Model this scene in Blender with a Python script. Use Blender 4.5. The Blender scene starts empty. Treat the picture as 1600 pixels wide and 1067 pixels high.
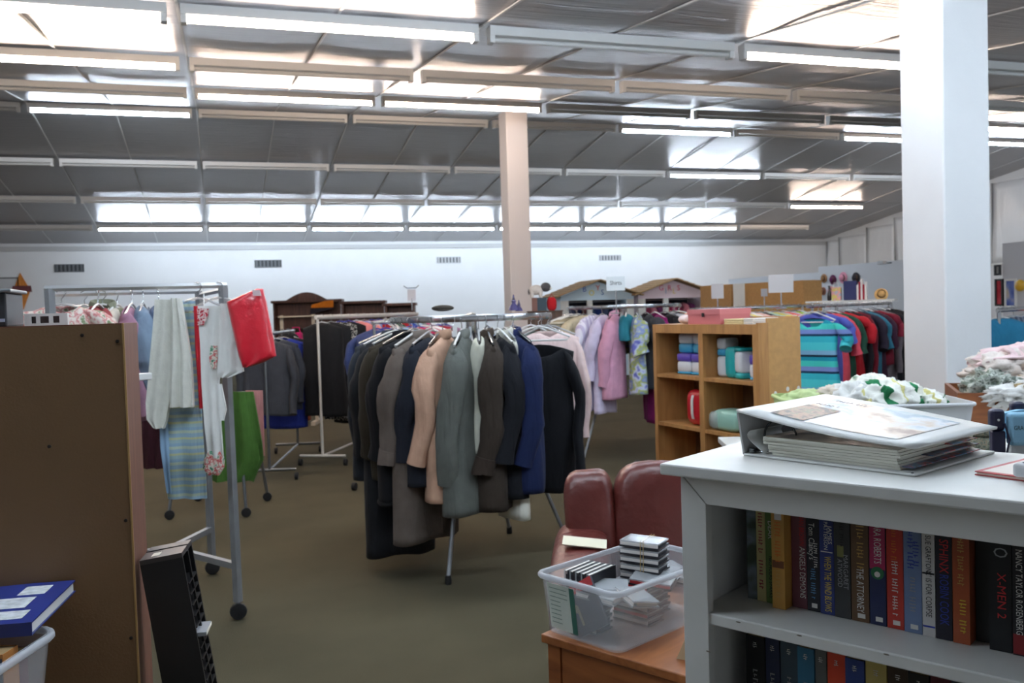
import bpy, bmesh, math, random
from mathutils import Vector, Matrix
random.seed(7)
R = math.radians
sc = bpy.context.scene
COL = sc.collection

# ------------------------------------------------------------------ camera, world, exposure
F = 1408.0                      # focal length in pixels of the 1600 x 1067 frame
CAM = Vector((0, 0, 1.5))
YAW, PITCH, ROLL = R(17.9), R(-2.0), R(1.75)
fwd = Vector((math.sin(YAW)*math.cos(PITCH), math.cos(YAW)*math.cos(PITCH), math.sin(PITCH)))
rh = Vector((math.cos(YAW), -math.sin(YAW), 0)); uh = rh.cross(fwd)
r0 = math.cos(ROLL)*rh - math.sin(ROLL)*uh
u0 = math.sin(ROLL)*rh + math.cos(ROLL)*uh
cd = bpy.data.cameras.new('camera'); cam = bpy.data.objects.new('camera', cd); COL.objects.link(cam)
cd.sensor_width = 36; cd.lens = F/1600*36; cd.clip_start = .05; cd.clip_end = 200
cd.dof.use_dof = True; cd.dof.focus_distance = 1.6; cd.dof.aperture_fstop = 10
m = Matrix((r0, u0, -fwd)).transposed().to_4x4(); m.translation = CAM; cam.matrix_world = m
sc.camera = cam
w = bpy.data.worlds.new('world'); sc.world = w; w.use_nodes = True
w.node_tree.nodes['Background'].inputs[0].default_value = (.75, .85, 1, 1)
w.node_tree.nodes['Background'].inputs[1].default_value = 1.0
sc.view_settings.view_transform = 'Standard'; sc.view_settings.look = 'None'
sc.view_settings.exposure = 0.22; sc.view_settings.gamma = 1; sc.view_settings.use_curve_mapping = False
LAMP = 75.0                     # radiance of a lit fluorescent tube

def P(x, y, d):                 # measured photo point at a known distance along the view axis
    return CAM + (fwd + r0*((x-800)/F) - u0*((y-533.5)/F))*d
def PZ(x, y, z):
    v = fwd + r0*((x-800)/F) - u0*((y-533.5)/F); return CAM + v*((z-CAM.z)/v.z)
def PY(x, y, Y):
    v = fwd + r0*((x-800)/F) - u0*((y-533.5)/F); return CAM + v*(Y/v.y)
def px(p):
    v = Vector(p)-CAM; z = v.dot(fwd)
    if z < .05: return (-9999, -9999)
    return (800+F*v.dot(r0)/z, 533.5-F*v.dot(u0)/z)

# ------------------------------------------------------------------ materials
def lin(c):
    def g(u):
        u /= 255.0
        return u/12.92 if u <= .04045 else ((u+.055)/1.055)**2.4
    return (g(c[0]), g(c[1]), g(c[2]), 1)
MATS = {}
def M(name, col, rough=.6, metal=0, noise=None, bump=None, trans=0, alpha=1, emis=0, spec=.5, sheen=0, coat=0, stretch=None, ior=None):
    if name in MATS: return MATS[name]
    mt = bpy.data.materials.new(name); mt.use_nodes = True; MATS[name] = mt
    nt = mt.node_tree; b = nt.nodes['Principled BSDF']
    c = lin(col)
    b.inputs['Base Color'].default_value = c; b.inputs['Roughness'].default_value = rough
    b.inputs['Metallic'].default_value = metal; b.inputs['Specular IOR Level'].default_value = spec
    b.inputs['Transmission Weight'].default_value = trans; b.inputs['Alpha'].default_value = alpha
    if sheen: b.inputs['Sheen Weight'].default_value = sheen
    if coat: b.inputs['Coat Weight'].default_value = coat
    if ior: b.inputs['IOR'].default_value = ior
    if emis:
        b.inputs['Emission Color'].default_value = c; b.inputs['Emission Strength'].default_value = emis
    tc = mp = None
    if noise or bump:
        tc = nt.nodes.new('ShaderNodeTexCoord'); mp = nt.nodes.new('ShaderNodeMapping')
        nt.links.new(tc.outputs['Object'], mp.inputs[0])
        if stretch: mp.inputs['Scale'].default_value = stretch
    if noise:                       # (scale, amount, detail)
        n = nt.nodes.new('ShaderNodeTexNoise'); n.inputs['Scale'].default_value = noise[0]
        n.inputs['Detail'].default_value = noise[2] if len(noise) > 2 else 3
        nt.links.new(mp.outputs[0], n.inputs['Vector'])
        cr = nt.nodes.new('ShaderNodeValToRGB'); a = noise[1]
        cr.color_ramp.elements[0].position = .3; cr.color_ramp.elements[1].position = .7
        cr.color_ramp.elements[0].color = tuple(v*(1-a) for v in c[:3])+(1,)
        cr.color_ramp.elements[1].color = tuple(min(1, v*(1+a)) for v in c[:3])+(1,)
        nt.links.new(n.outputs['Fac'], cr.inputs[0]); nt.links.new(cr.outputs[0], b.inputs['Base Color'])
    if bump:                        # (scale, strength, distance)
        n = nt.nodes.new('ShaderNodeTexNoise'); n.inputs['Scale'].default_value = bump[0]; n.inputs['Detail'].default_value = 4
        nt.links.new(mp.outputs[0], n.inputs['Vector'])
        bp = nt.nodes.new('ShaderNodeBump'); bp.inputs['Strength'].default_value = bump[1]
        bp.inputs['Distance'].default_value = bump[2] if len(bump) > 2 else .01
        nt.links.new(n.outputs['Fac'], bp.inputs['Height']); nt.links.new(bp.outputs[0], b.inputs['Normal'])
    return mt
def wrinkle(mt, strength=.55, scale=(7, 7, 1.3)):
    """soft vertical folds in hanging cloth, as relief"""
    nt = mt.node_tree; b = nt.nodes['Principled BSDF']
    tc = nt.nodes.new('ShaderNodeTexCoord'); mp = nt.nodes.new('ShaderNodeMapping'); mp.inputs['Scale'].default_value = scale
    n = nt.nodes.new('ShaderNodeTexNoise'); n.inputs['Scale'].default_value = 1.6; n.inputs['Detail'].default_value = 3; n.inputs['Distortion'].default_value = .6
    bp = nt.nodes.new('ShaderNodeBump'); bp.inputs['Strength'].default_value = strength; bp.inputs['Distance'].default_value = .035
    nt.links.new(tc.outputs['Object'], mp.inputs[0]); nt.links.new(mp.outputs[0], n.inputs['Vector']); nt.links.new(n.outputs['Fac'], bp.inputs['Height'])
    if b.inputs['Normal'].is_linked: nt.links.new(b.inputs['Normal'].links[0].from_socket, bp.inputs['Normal'])
    nt.links.new(bp.outputs[0], b.inputs['Normal']); return mt
def fab(col, rough=.85):
    nm = 'cloth_%d_%d_%d' % tuple(col)
    if nm in MATS: return MATS[nm]
    return wrinkle(M(nm, col, rough, noise=(14, .10), bump=(90, .25, .004), spec=.2, sheen=.03))
def ramp_mat(name, axis, freq, stops, rough=.85, noise=0):
    """repeating bands of colour along one object axis (woven or printed stripes)"""
    if name in MATS: return MATS[name]
    mt = bpy.data.materials.new(name); mt.use_nodes = True; MATS[name] = mt
    nt = mt.node_tree; b = nt.nodes['Principled BSDF']; b.inputs['Roughness'].default_value = rough
    b.inputs['Specular IOR Level'].default_value = .2
    tc = nt.nodes.new('ShaderNodeTexCoord'); sp = nt.nodes.new('ShaderNodeSeparateXYZ')
    nt.links.new(tc.outputs['Object'], sp.inputs[0])
    mu = nt.nodes.new('ShaderNodeMath'); mu.operation = 'MULTIPLY'; mu.inputs[1].default_value = freq
    nt.links.new(sp.outputs[axis], mu.inputs[0])
    fr = nt.nodes.new('ShaderNodeMath'); fr.operation = 'FRACT'; nt.links.new(mu.outputs[0], fr.inputs[0])
    cr = nt.nodes.new('ShaderNodeValToRGB'); cr.color_ramp.interpolation = 'CONSTANT'
    while len(cr.color_ramp.elements) < len(stops): cr.color_ramp.elements.new(.5)
    for e, (p, c) in zip(cr.color_ramp.elements, stops): e.position = p; e.color = lin(c)
    nt.links.new(fr.outputs[0], cr.inputs[0]); nt.links.new(cr.outputs[0], b.inputs['Base Color'])
    return wrinkle(mt)
def blotch(name, stops, scale, rough=.8, seed=0, detail=2, spec=.2):
    """printed pattern: a noise field cut into flat colours"""
    if name in MATS: return MATS[name]
    mt = bpy.data.materials.new(name); mt.use_nodes = True; MATS[name] = mt
    nt = mt.node_tree; b = nt.nodes['Principled BSDF']; b.inputs['Roughness'].default_value = rough
    b.inputs['Specular IOR Level'].default_value = spec
    tc = nt.nodes.new('ShaderNodeTexCoord'); n = nt.nodes.new('ShaderNodeTexNoise'); n.noise_dimensions = '4D'
    n.inputs['W'].default_value = seed; n.inputs['Scale'].default_value = scale; n.inputs['Detail'].default_value = detail
    nt.links.new(tc.outputs['Object'], n.inputs['Vector'])
    cr = nt.nodes.new('ShaderNodeValToRGB'); cr.color_ramp.interpolation = 'LINEAR'
    while len(cr.color_ramp.elements) < len(stops): cr.color_ramp.elements.new(.5)
    for e, (p, c) in zip(cr.color_ramp.elements, stops): e.position = p; e.color = lin(c)
    nt.links.new(n.outputs['Fac'], cr.inputs[0]); nt.links.new(cr.outputs[0], b.inputs['Base Color'])
    return mt
def wood(name, dark, light, scale=6, rough=.5, stretch=(1, 1, .12)):
    if name in MATS: return MATS[name]
    mt = bpy.data.materials.new(name); mt.use_nodes = True; MATS[name] = mt
    nt = mt.node_tree; b = nt.nodes['Principled BSDF']; b.inputs['Roughness'].default_value = rough
    tc = nt.nodes.new('ShaderNodeTexCoord'); mp = nt.nodes.new('ShaderNodeMapping'); mp.inputs['Scale'].default_value = stretch
    nt.links.new(tc.outputs['Object'], mp.inputs[0])
    n = nt.nodes.new('ShaderNodeTexNoise'); n.inputs['Scale'].default_value = scale*4; n.inputs['Detail'].default_value = 6
    n.inputs['Distortion'].default_value = 1.2
    nt.links.new(mp.outputs[0], n.inputs['Vector'])
    cr = nt.nodes.new('ShaderNodeValToRGB'); cr.color_ramp.elements[0].position = .3; cr.color_ramp.elements[1].position = .72
    cr.color_ramp.elements[0].color = lin(dark); cr.color_ramp.elements[1].color = lin(light)
    nt.links.new(n.outputs['Fac'], cr.inputs[0]); nt.links.new(cr.outputs[0], b.inputs['Base Color'])
    return mt

chrome = M('chrome', (200, 203, 206), .22, 1)
steel = M('grey_steel', (125, 128, 130), .38, .85, noise=(8, .12))
satin = M('satin_steel', (214, 216, 218), .38, .55)
galv = M('brushed_steel', (150, 153, 156), .42, .5, noise=(10, .12))
white_paint = M('white_paint', (226, 226, 222), .45, noise=(5, .03))
black_rub = M('black_rubber', (22, 22, 24), .6)
white_plastic = M('white_plastic', (232, 232, 230), .35)
clear_plastic = M('clear_hanger_plastic', (225, 228, 230), .15, trans=.55, ior=1.3)
paper = M('paper', (226, 222, 208), .8)
blackp = M('black_plastic', (24, 24, 26), .42)

# ------------------------------------------------------------------ mesh helpers
class MB:
    def __init__(s): s.v = []; s.f = []
    def quad_strip(s, a, b):
        n = len(a)
        for i in range(n): s.f.append((a[i], a[(i+1) % n], b[(i+1) % n], b[i]))
    def box(s, x0, x1, y0, y1, z0, z1, mt=None):
        k = len(s.v)
        for z in (z0, z1):
            for (x, y) in ((x0, y0), (x1, y0), (x1, y1), (x0, y1)):
                p = Vector((x, y, z)); s.v.append(mt @ p if mt else p)
        s.f += [(k, k+3, k+2, k+1), (k+4, k+5, k+6, k+7), (k, k+1, k+5, k+4), (k+1, k+2, k+6, k+5), (k+2, k+3, k+7, k+6), (k+3, k, k+4, k+7)]
        return s
    def hexa(s, lo, hi):            # two quads (bottom ring, top ring)
        k = len(s.v); s.v += [Vector(p) for p in lo]+[Vector(p) for p in hi]
        s.f += [(k+3, k+2, k+1, k), (k+4, k+5, k+6, k+7), (k, k+1, k+5, k+4), (k+1, k+2, k+6, k+5), (k+2, k+3, k+7, k+6), (k+3, k, k+4, k+7)]
        return s
    def tube(s, pts, r, n=8, closed=False, caps=True, sq=None, up=None):
        pts = [Vector(p) for p in pts]; N = len(pts)
        if not hasattr(r, '__len__'): r = [r]*N
        rings = []; prev = None
        for i, p in enumerate(pts):
            if closed: t = pts[(i+1) % N]-pts[i-1]
            else: t = pts[min(i+1, N-1)]-pts[max(i-1, 0)]
            t = t.normalized() if t.length > 1e-9 else Vector((0, 0, 1))
            if up is not None: a = Vector(up)
            elif prev is None: a = Vector((0, 0, 1)) if abs(t.z) < .9 else Vector((0, 1, 0))
            else: a = prev
            a = (a - t*a.dot(t)).normalized(); bb = t.cross(a); prev = a
            ring = []
            for k in range(n):
                th = 2*math.pi*(k+.5)/n
                ring.append(len(s.v))
                sa, sb = (sq if sq else (1, 1))
                s.v.append(p + a*(math.cos(th)*r[i]*sa) + bb*(math.sin(th)*r[i]*sb))
            rings.append(ring)
        for i in range(N-1 if not closed else N): s.quad_strip(rings[i], rings[(i+1) % N])
        if caps and not closed:
            s.f.append(tuple(reversed(rings[0]))); s.f.append(tuple(rings[-1]))
        return s
    def lathe(s, prof, n=16, c=(0, 0, 0), mt=None, cap=True):
        c = Vector(c); rings = []
        for (r, z) in prof:
            ring = []
            for k in range(n):
                th = 2*math.pi*k/n; p = Vector((r*math.cos(th), r*math.sin(th), z))
                ring.append(len(s.v)); s.v.append((mt @ p if mt else p)+c)
            rings.append(ring)
        for i in range(len(rings)-1): s.quad_strip(rings[i], rings[i+1])
        if cap: s.f.append(tuple(reversed(rings[0]))); s.f.append(tuple(rings[-1]))
        return s
    def ell(s, c, rad, nu=14, nv=9, mt=None, power=1.0):
        prof = []
        c = Vector(c); rings = []
        def sp(v): return math.copysign(abs(v)**power, v)
        for j in range(1, nv):
            ph = -math.pi/2+math.pi*j/nv; ring = []
            for k in range(nu):
                th = 2*math.pi*k/nu
                p = Vector((rad[0]*sp(math.cos(ph))*sp(math.cos(th)), rad[1]*sp(math.cos(ph))*sp(math.sin(th)), rad[2]*sp(math.sin(ph))))
                ring.append(len(s.v)); s.v.append((mt @ p if mt else p)+c)
            rings.append(ring)
        for i in range(len(rings)-1): s.quad_strip(rings[i], rings[i+1])
        for ring, sg in ((rings[0], -1), (rings[-1], 1)):
            p = Vector((0, 0, sg*rad[2])); k = len(s.v); s.v.append((mt @ p if mt else p)+c)
            for i in range(nu):
                t = (ring[i], ring[(i+1) % nu], k); s.f.append(t if sg > 0 else t[::-1])
        return s
    def grid(s, fn, nu, nv):
        k = len(s.v)
        for j in range(nv+1):
            for i in range(nu+1): s.v.append(Vector(fn(i/nu, j/nv)))
        for j in range(nv):
            for i in range(nu):
                a = k+j*(nu+1)+i; s.f.append((a, a+1, a+nu+2, a+nu+1))
        return s
    def prism(s, poly, y0, y1, mt=None):        # outline in x,z extruded along y
        k = len(s.v); n = len(poly)
        for y in (y0, y1):
            for (x, z) in poly:
                p = Vector((x, y, z)); s.v.append(mt @ p if mt else p)
        s.f.append(tuple(range(k, k+n))); s.f.append(tuple(range(k+2*n-1, k+n-1, -1)))
        for i in range(n): s.f.append((k+i, k+n+i, k+n+(i+1) % n, k+(i+1) % n))
        return s
    def mesh(s, name, mat, smooth=None):
        me = bpy.data.meshes.new(name); me.from_pydata([tuple(p) for p in s.v], [], s.f); me.validate()
        bm = bmesh.new(); bm.from_mesh(me); bmesh.ops.recalc_face_normals(bm, faces=bm.faces); bm.to_mesh(me); bm.free()
        me.materials.append(mat)
        if smooth is not None:
            for p in me.polygons: p.use_smooth = True
            if smooth < 180: me.set_sharp_from_angle(angle=R(smooth))
        me.update(); return me
    def build(s, name, mat, parent=None, smooth=None, bevel=0, solid=0, loc=None, rot=None, seg=2):
        return link(name, s.mesh(name, mat, smooth), parent, bevel, solid, loc, rot, seg)
def link(name, me, parent=None, bevel=0, solid=0, loc=None, rot=None, seg=2):
    o = bpy.data.objects.new(name, me); COL.objects.link(o); o.parent = parent
    if loc is not None: o.location = loc
    if rot is not None: o.rotation_euler = rot
    if solid:
        q = o.modifiers.new('thickness', 'SOLIDIFY'); q.thickness = solid; q.offset = 0
    if bevel:
        q = o.modifiers.new('bevel', 'BEVEL'); q.width = bevel; q.segments = seg; q.limit_method = 'ANGLE'; q.angle_limit = R(40)
    return o
def tag(o, label=None, cat=None, group=None, kind=None):
    if label: o['label'] = label
    if cat: o['category'] = cat
    if group: o['group'] = group
    if kind: o['kind'] = kind
    return o
def thing(name, label, cat, loc=(0, 0, 0), rz=0, group=None):
    o = bpy.data.objects.new(name, None); COL.objects.link(o); o.empty_display_size = .1
    o.location = loc; o.rotation_euler = (0, 0, rz)
    return tag(o, label, cat, group)
def struct(o): o['kind'] = 'structure'; return o
class Fr:
    def __init__(s, loc, rz): s.loc = Vector(loc); s.rz = rz; s.m = Matrix.Translation(s.loc) @ Matrix.Rotation(rz, 4, 'Z')
    def w(s, x, y, z): return s.m @ Vector((x, y, z))
def box(x0, x1, y0, y1, z0, z1): return MB().box(x0, x1, y0, y1, z0, z1)
FONT_CACHE = {}
def text_part(txt, size, mat, parent, mt, name='lettering', fit=None, depth=.0004):
    """flat raised print: text laid in its own plane, then placed by matrix mt under the parent"""
    key = (txt,)
    if key not in FONT_CACHE:
        cu = bpy.data.curves.new('text', 'FONT'); cu.body = txt; cu.size = 1; cu.align_x = 'CENTER'; cu.align_y = 'CENTER'; cu.resolution_u = 2
        ob = bpy.data.objects.new('text', cu); COL.objects.link(ob)
        bpy.context.view_layer.update()
        me = bpy.data.meshes.new_from_object(ob.evaluated_get(bpy.context.evaluated_depsgraph_get()))
        bpy.data.objects.remove(ob); bpy.data.curves.remove(cu)
        FONT_CACHE[key] = me
    me = FONT_CACHE[key].copy(); me.name = name
    xs = [v.co.x for v in me.vertices] or [0, 1]
    wd = max(xs)-min(xs); sx = size
    if fit: sx = fit/max(wd, 1e-6)
    me.transform(mt @ Matrix.Diagonal((sx, size, 1, 1)))
    me.materials.clear(); me.materials.append(mat)
    return link(name, me, parent)
def copy_thing(src, loc, rz, label, group=None):
    r = src.copy(); COL.objects.link(r); r.location = loc; r.rotation_euler = (0, 0, rz); r['label'] = label
    if group: r['group'] = group
    for ch in src.children:
        c = ch.copy(); COL.objects.link(c); c.parent = r
        for g in ch.children:
            d = g.copy(); COL.objects.link(d); d.parent = c
    return r
ORD = ['first', 'second', 'third', 'fourth', 'fifth', 'sixth', 'seventh', 'eighth', 'ninth', 'tenth', 'eleventh', 'twelfth', 'thirteenth', 'fourteenth', 'fifteenth', 'sixteenth', 'seventeenth', 'eighteenth', 'nineteenth', 'twentieth', 'twenty-first', 'twenty-second', 'twenty-third', 'twenty-fourth']

# ------------------------------------------------------------------ the building
XL, XR, YN, YB = -8.0, 19.72, -5.0, 26.0
RIDGE = 16.0
def zc(Y): return min(4.02+.12*(Y-7.66), 5.02-.143*(Y-RIDGE))
carpet = M('olive_carpet', (86, 80, 63), .95, noise=(1.3, .14, 8), bump=(260, .5, .01), spec=.1)
struct(box(XL-.2, XR+.2, YN-.2, YB+.2, -.12, 0).build('floor', carpet))
wallm = M('white_wall', (236, 238, 240), .7, noise=(2, .015), bump=(30, .05))
struct(box(XL-.2, XR+.2, YB, YB+.15, 0, 3.9).build('wall_back', wallm))
struct(box(XL-.15, XL, YN, YB, 0, 5.2).build('wall_left', wallm))
struct(box(XL-.2, XR+.2, YN-.15, YN, 0, 3.2).build('wall_front', wallm))
wr = struct(box(XR, XR+.15, YN, YB, 0, 5.2).build('wall_right', wallm))
# white sheeting that hangs in long strips over the upper part of the right wall
foil = M('white_sheeting', (238, 240, 242), .32, bump=(6, .35, .04), stretch=(1, 1, .35))
seam = M('grey_seam', (150, 150, 152), .6)
Yq = 9.0; i = 0
while Yq < 25.6:
    wd = 1.15+.25*((i*37) % 5)/5
    y1 = min(Yq+wd, 25.9); ztop = min(zc(Yq+.05), zc(y1-.05))-.12
    mb = MB()
    def fn(u, v, Y0=Yq, Y1=y1, zt=ztop, k=i): return (XR-.03-.025*math.sin(7*u+k)*math.sin(4*v+k*2), Y0+(Y1-Y0-.03)*u, 2.35+(zt-2.35)*v)
    mb.grid(fn, 8, 10); mb.build('sheeting_strip', foil, wr, smooth=60, solid=.012)
    box(XR-.05, XR, y1-.03, y1, 2.35, ztop).build('seam_batten', seam, wr)
    Yq = y1; i += 1
box(XR-.06, XR, 9, 25.9, 2.27, 2.35).build('ledge', white_paint, wr)
# roof: a low gable; silvery insulation panels between white seam bars
deck = M('roof_deck', (120, 120, 120), .8)
mb = MB()
prof = [(YN, zc(YN)+.05), (RIDGE, zc(RIDGE)+.05), (YB, zc(YB)+.05)]
mb.prism([(p[0], p[1]) for p in prof]+[(p[0], p[1]+.12) for p in reversed(prof)], -(XR+.2), -(XL-.2), Matrix.Rotation(R(90), 4, 'Z'))
ceil = struct(mb.build('ceiling', deck))
def foil_panel_mat():
    mt = bpy.data.materials.new('silver_ceiling_panel'); mt.use_nodes = True
    nt = mt.node_tree; b = nt.nodes['Principled BSDF']
    b.inputs['Base Color'].default_value = lin((166, 164, 165)); b.inputs['Metallic'].default_value = .72; b.inputs['Roughness'].default_value = .33
    tc = nt.nodes.new('ShaderNodeTexCoord'); mp = nt.nodes.new('ShaderNodeMapping'); mp.inputs['Scale'].default_value = (.5, 9, 1)
    nt.links.new(tc.outputs['Object'], mp.inputs[0])
    n = nt.nodes.new('ShaderNodeTexNoise'); n.inputs['Scale'].default_value = 2.2; n.inputs['Detail'].default_value = 4
    nt.links.new(mp.outputs[0], n.inputs['Vector'])
    bp = nt.nodes.new('ShaderNodeBump'); bp.inputs['Strength'].default_value = .5; bp.inputs['Distance'].default_value = .03
    nt.links.new(n.outputs['Fac'], bp.inputs['Height'])
    n2 = nt.nodes.new('ShaderNodeTexNoise'); n2.inputs['Scale'].default_value = 60; nt.links.new(tc.outputs['Object'], n2.inputs['Vector'])
    b2 = nt.nodes.new('ShaderNodeBump'); b2.inputs['Strength'].default_value = .25; b2.inputs['Distance'].default_value = .004
    nt.links.new(n2.outputs['Fac'], b2.inputs['Height']); nt.links.new(bp.outputs[0], b2.inputs['Normal'])
    nt.links.new(b2.outputs[0], b.inputs['Normal'])
    return mt
panel_mat = foil_panel_mat()
ROWS = [-.5, 2.25, 4.95, 7.66, 10.38, 13.03, 15.9, 18.78, 21.4, 23.92]
CELL = 1.2725; X0 = -.23
edges_y = [YN]+[r for r in ROWS[:6]]+[RIDGE]+ROWS[7:]+[YB]
PM = {}
xs = []
k = math.floor((XL-X0)/CELL)
while X0+k*CELL < XR:
    xs.append(max(XL, X0+k*CELL)); k += 1
xs.append(XR)
bar_mat = M('white_seam_bar', (214, 214, 212), .5)
for j in range(len(edges_y)-1):
    ya, yb = edges_y[j]+.012, edges_y[j+1]-.012
    za, zb = zc(ya), zc(yb); L = math.hypot(yb-ya, zb-za); th = math.atan2(zb-za, yb-ya)
    for i in range(len(xs)-1):
        wd = xs[i+1]-xs[i]-.014; key = (round(L, 3), round(wd, 3))
        if key not in PM:
            mb = MB()
            def fn(u, v): return (wd*(u-.5), L*(v-.5), -.012*math.sin(math.pi*u)*math.sin(math.pi*v)-.006*math.sin(9*v))
            mb.grid(fn, 3, 8); me = mb.mesh('ceiling_panel', panel_mat, 180); PM[key] = me
        o = link('ceiling_panel', PM[key], ceil); o.location = ((xs[i]+xs[i+1])/2, (ya+yb)/2, (za+zb)/2+.005); o.rotation_euler = (th, 0, 0)
    for i in range(1, len(xs)-1):       # thin seam bars running with the slope
        key = ('bar', round(L, 3))
        if key not in PM: PM[key] = box(-.011, .011, -L/2, L/2, -.012, 0).mesh('seam_bar', bar_mat)
        o = link('seam_bar', PM[key], ceil); o.location = (xs[i], (ya+yb)/2, (za+zb)/2-.002); o.rotation_euler = (th, 0, 0)
# trim where the back wall meets the ceiling
struct(box(XL, XR, YB-.06, YB, zc(YB)-.2, zc(YB)-.08).build('trim_1', M('grey_trim', (200, 202, 204), .6)))

# strip lights, one fixture per cell of 2.54 m in every row
warm = M('tube_warm', (255, 232, 214), .4, emis=LAMP); cool = M('tube_cool', (225, 240, 255), .4, emis=LAMP)
dead = M('tube_unlit', (206, 206, 204), .3)
house = M('fixture_white', (222, 222, 220), .4)
FL = 2.44
me_house = MB().box(0, FL, -.055, .055, .03, .11).mesh('housing', house)
me_end = MB().box(0, .045, -.045, .045, -.035, .03).mesh('end_socket', house)
def tube_mesh(mt): return MB().tube([(.045, 0, 0), (FL-.045, 0, 0)], .024, 10).mesh('tube', mt, 60)
TM = {'warm': tube_mesh(warm), 'cool': tube_mesh(cool), 'dead': tube_mesh(dead)}
LIT = {(7.66, -1): 'warm', (7.66, 0): 'warm', (7.66, 2): 'warm', (10.38, -1): 'warm', (13.03, 0): 'warm', (13.03, 1): 'warm', (13.03, 5): 'warm',
       (15.9, -1): 'cool', (15.9, 3): 'cool', (15.9, 5): 'cool', (15.9, 6): 'cool', (18.78, 4): 'cool', (21.4, 6): 'warm',
       (23.92, -1): 'cool', (23.92, 0): 'cool', (23.92, 1): 'cool', (23.92, 2): 'cool', (23.92, 3): 'cool', (23.92, 4): 'cool', (23.92, 5): 'cool',
       (4.95, 0): 'cool', (4.95, 1): 'cool', (4.95, 4): 'cool', (2.25, 0): 'cool', (2.25, 1): 'cool', (2.25, 2): 'cool', (2.25, -1): 'cool', (2.25, -2): 'cool', (-.5, 2): 'cool', (-.5, 3): 'cool'}
NAMES_ROW = {7.66: 'nearest row in view', 10.38: 'second row from camera', 13.03: 'third row from camera', 15.9: 'fourth row under the ridge', 18.78: 'fifth row from camera', 21.4: 'sixth row from camera', 23.92: 'last row by the back wall'}
for Y in ROWS:
    n_vis = 0; n_hid = 0
    for k in range(-4, 8):
        x0 = X0+.03+2.545*k
        if x0 < XL or x0+FL > XR+.1: continue
        z = zc(Y)-.14
        a = px((x0, Y, z)); b = px((x0+FL, Y, z))
        vis = Y > 7 and b[0] > -5 and a[0] < 1605 and min(a[1], b[1]) > -10
        st = LIT.get((Y, k))
        if not vis and not st: continue
        tone = {'warm': 'lit warm', 'cool': 'lit cool', None: 'unlit'}[st]
        if vis:
            n_vis += 1
            lab = '%s strip light, %s from left in the %s' % (tone, ORD[n_vis-1], NAMES_ROW[Y])
            o = thing('strip_light', lab, 'ceiling light', (x0, Y, z), 0, 'fluorescent strip lights on the ceiling')
        else:
            n_hid += 1; rw = {-.5: 'behind the camera', 2.25: 'just ahead of the camera', 4.95: 'over the coat rack'}.get(Y, 'at the far side')
            o = thing('strip_light', 'lit strip light overhead outside the frame, %s in the row %s' % (ORD[n_hid-1], rw), 'ceiling light', (x0, Y, z), 0, 'strip lights overhead out of view')
        link('housing', me_house, o)
        link('tube', TM[st or 'dead'], o)
        link('end_socket', me_end, o); e = link('end_socket', me_end, o); e.location = (FL-.045, 0, 0)

# columns
plaster = M('column_plaster', (238, 239, 240), .6, noise=(3, .02), bump=(40, .08))
c1 = struct(box(4.70, 5.10, 4.93, 5.33, 0, zc(5.0)+.02).build('column', plaster, bevel=.012)); tag(c1, 'tall white square column standing behind the white bookcase', 'column')
c2 = struct(box(4.66, 5.04, 14.4, 14.8, 0, zc(14.4)+.02).build('column', M('pinkish_plaster', (228, 222, 221), .65), bevel=.012)); tag(c2, 'pinkish white square column far back in the middle of the shop', 'column')

# wall vents on the back wall
ventm = M('vent_metal', (104, 108, 112), .5); ventw = M('vent_pale', (196, 198, 200), .5); ventd = M('vent_dark', (60, 64, 68), .7)
for i, (x0, x1, z0, z1) in enumerate([(-4.04, -3.33, 2.84, 3.05), (.97, 1.70, 2.89, 3.10), (6.14, 6.87, 2.94, 3.13), (11.34, 12.08, 2.95, 3.13)]):
    v = thing('wall_vent', ['grey slatted wall vent at the far left of the back wall', 'grey slatted wall vent above the black dresses', 'pale slatted wall vent left of the middle column', 'pale slatted wall vent above the blue playhouse front'][i], 'vent', (x0, YB, z0), 0, 'vents high on the back wall')
    W, H = x1-x0, z1-z0
    mb = MB(); mb.box(0, W, -.03, 0, 0, .02).box(0, W, -.03, 0, H-.02, H).box(0, .02, -.03, 0, .02, H-.02).box(W-.02, W, -.03, 0, .02, H-.02)
    mb.build('frame', ventm if i < 2 else ventw, v)
    box(.02, W-.02, -.008, -.002, .02, H-.02).build('backing', ventd if i < 2 else ventm, v)
    for q in range(7):
        xx = .04+(W-.08)*q/6.5
        box(xx, xx+.045, -.028, -.008, .02, H-.02).build('slat', ventm if i < 2 else ventw, v)

# ------------------------------------------------------------------ clothes, hangers and racks
def az(a): return Vector((math.sin(R(a)), math.cos(R(a)), 0))       # compass direction, degrees clockwise from +Y
def arm_mesh(mat, half):
    mb = MB()
    mb.tube([(0, 0, -.055), (-.05, 0, -.066), (-half, 0, -.055-.36*half), (-half+.02, 0, -.072-.36*half), (half-.02, 0, -.072-.36*half), (half, 0, -.055-.36*half), (.05, 0, -.066)], .006, 6, closed=True, up=(0, 1, 0))
    return mb.mesh('clothes_hanger', mat, 60)
hook_me = MB().tube([(0, 0, -.058), (0, 0, -.03), (.012, 0, -.018), (.022, 0, -.002), (.016, 0, .014), (0, 0, .02), (-.016, 0, .014), (-.02, 0, .002)], .0026, 6, up=(0, 1, 0)).mesh('hook', chrome, 60)
HANG = {}
def hanger(loc, rz, label, mat, half=.19, group='clothes hangers'):
    k = (mat.name, half)
    if k not in HANG: HANG[k] = arm_mesh(mat, half)
    o = link('clothes_hanger', HANG[k]); o.location = loc; o.rotation_euler = (0, 0, rz)
    tag(o, label, 'hanger', group); link('hook', hook_me, o); return o
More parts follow.
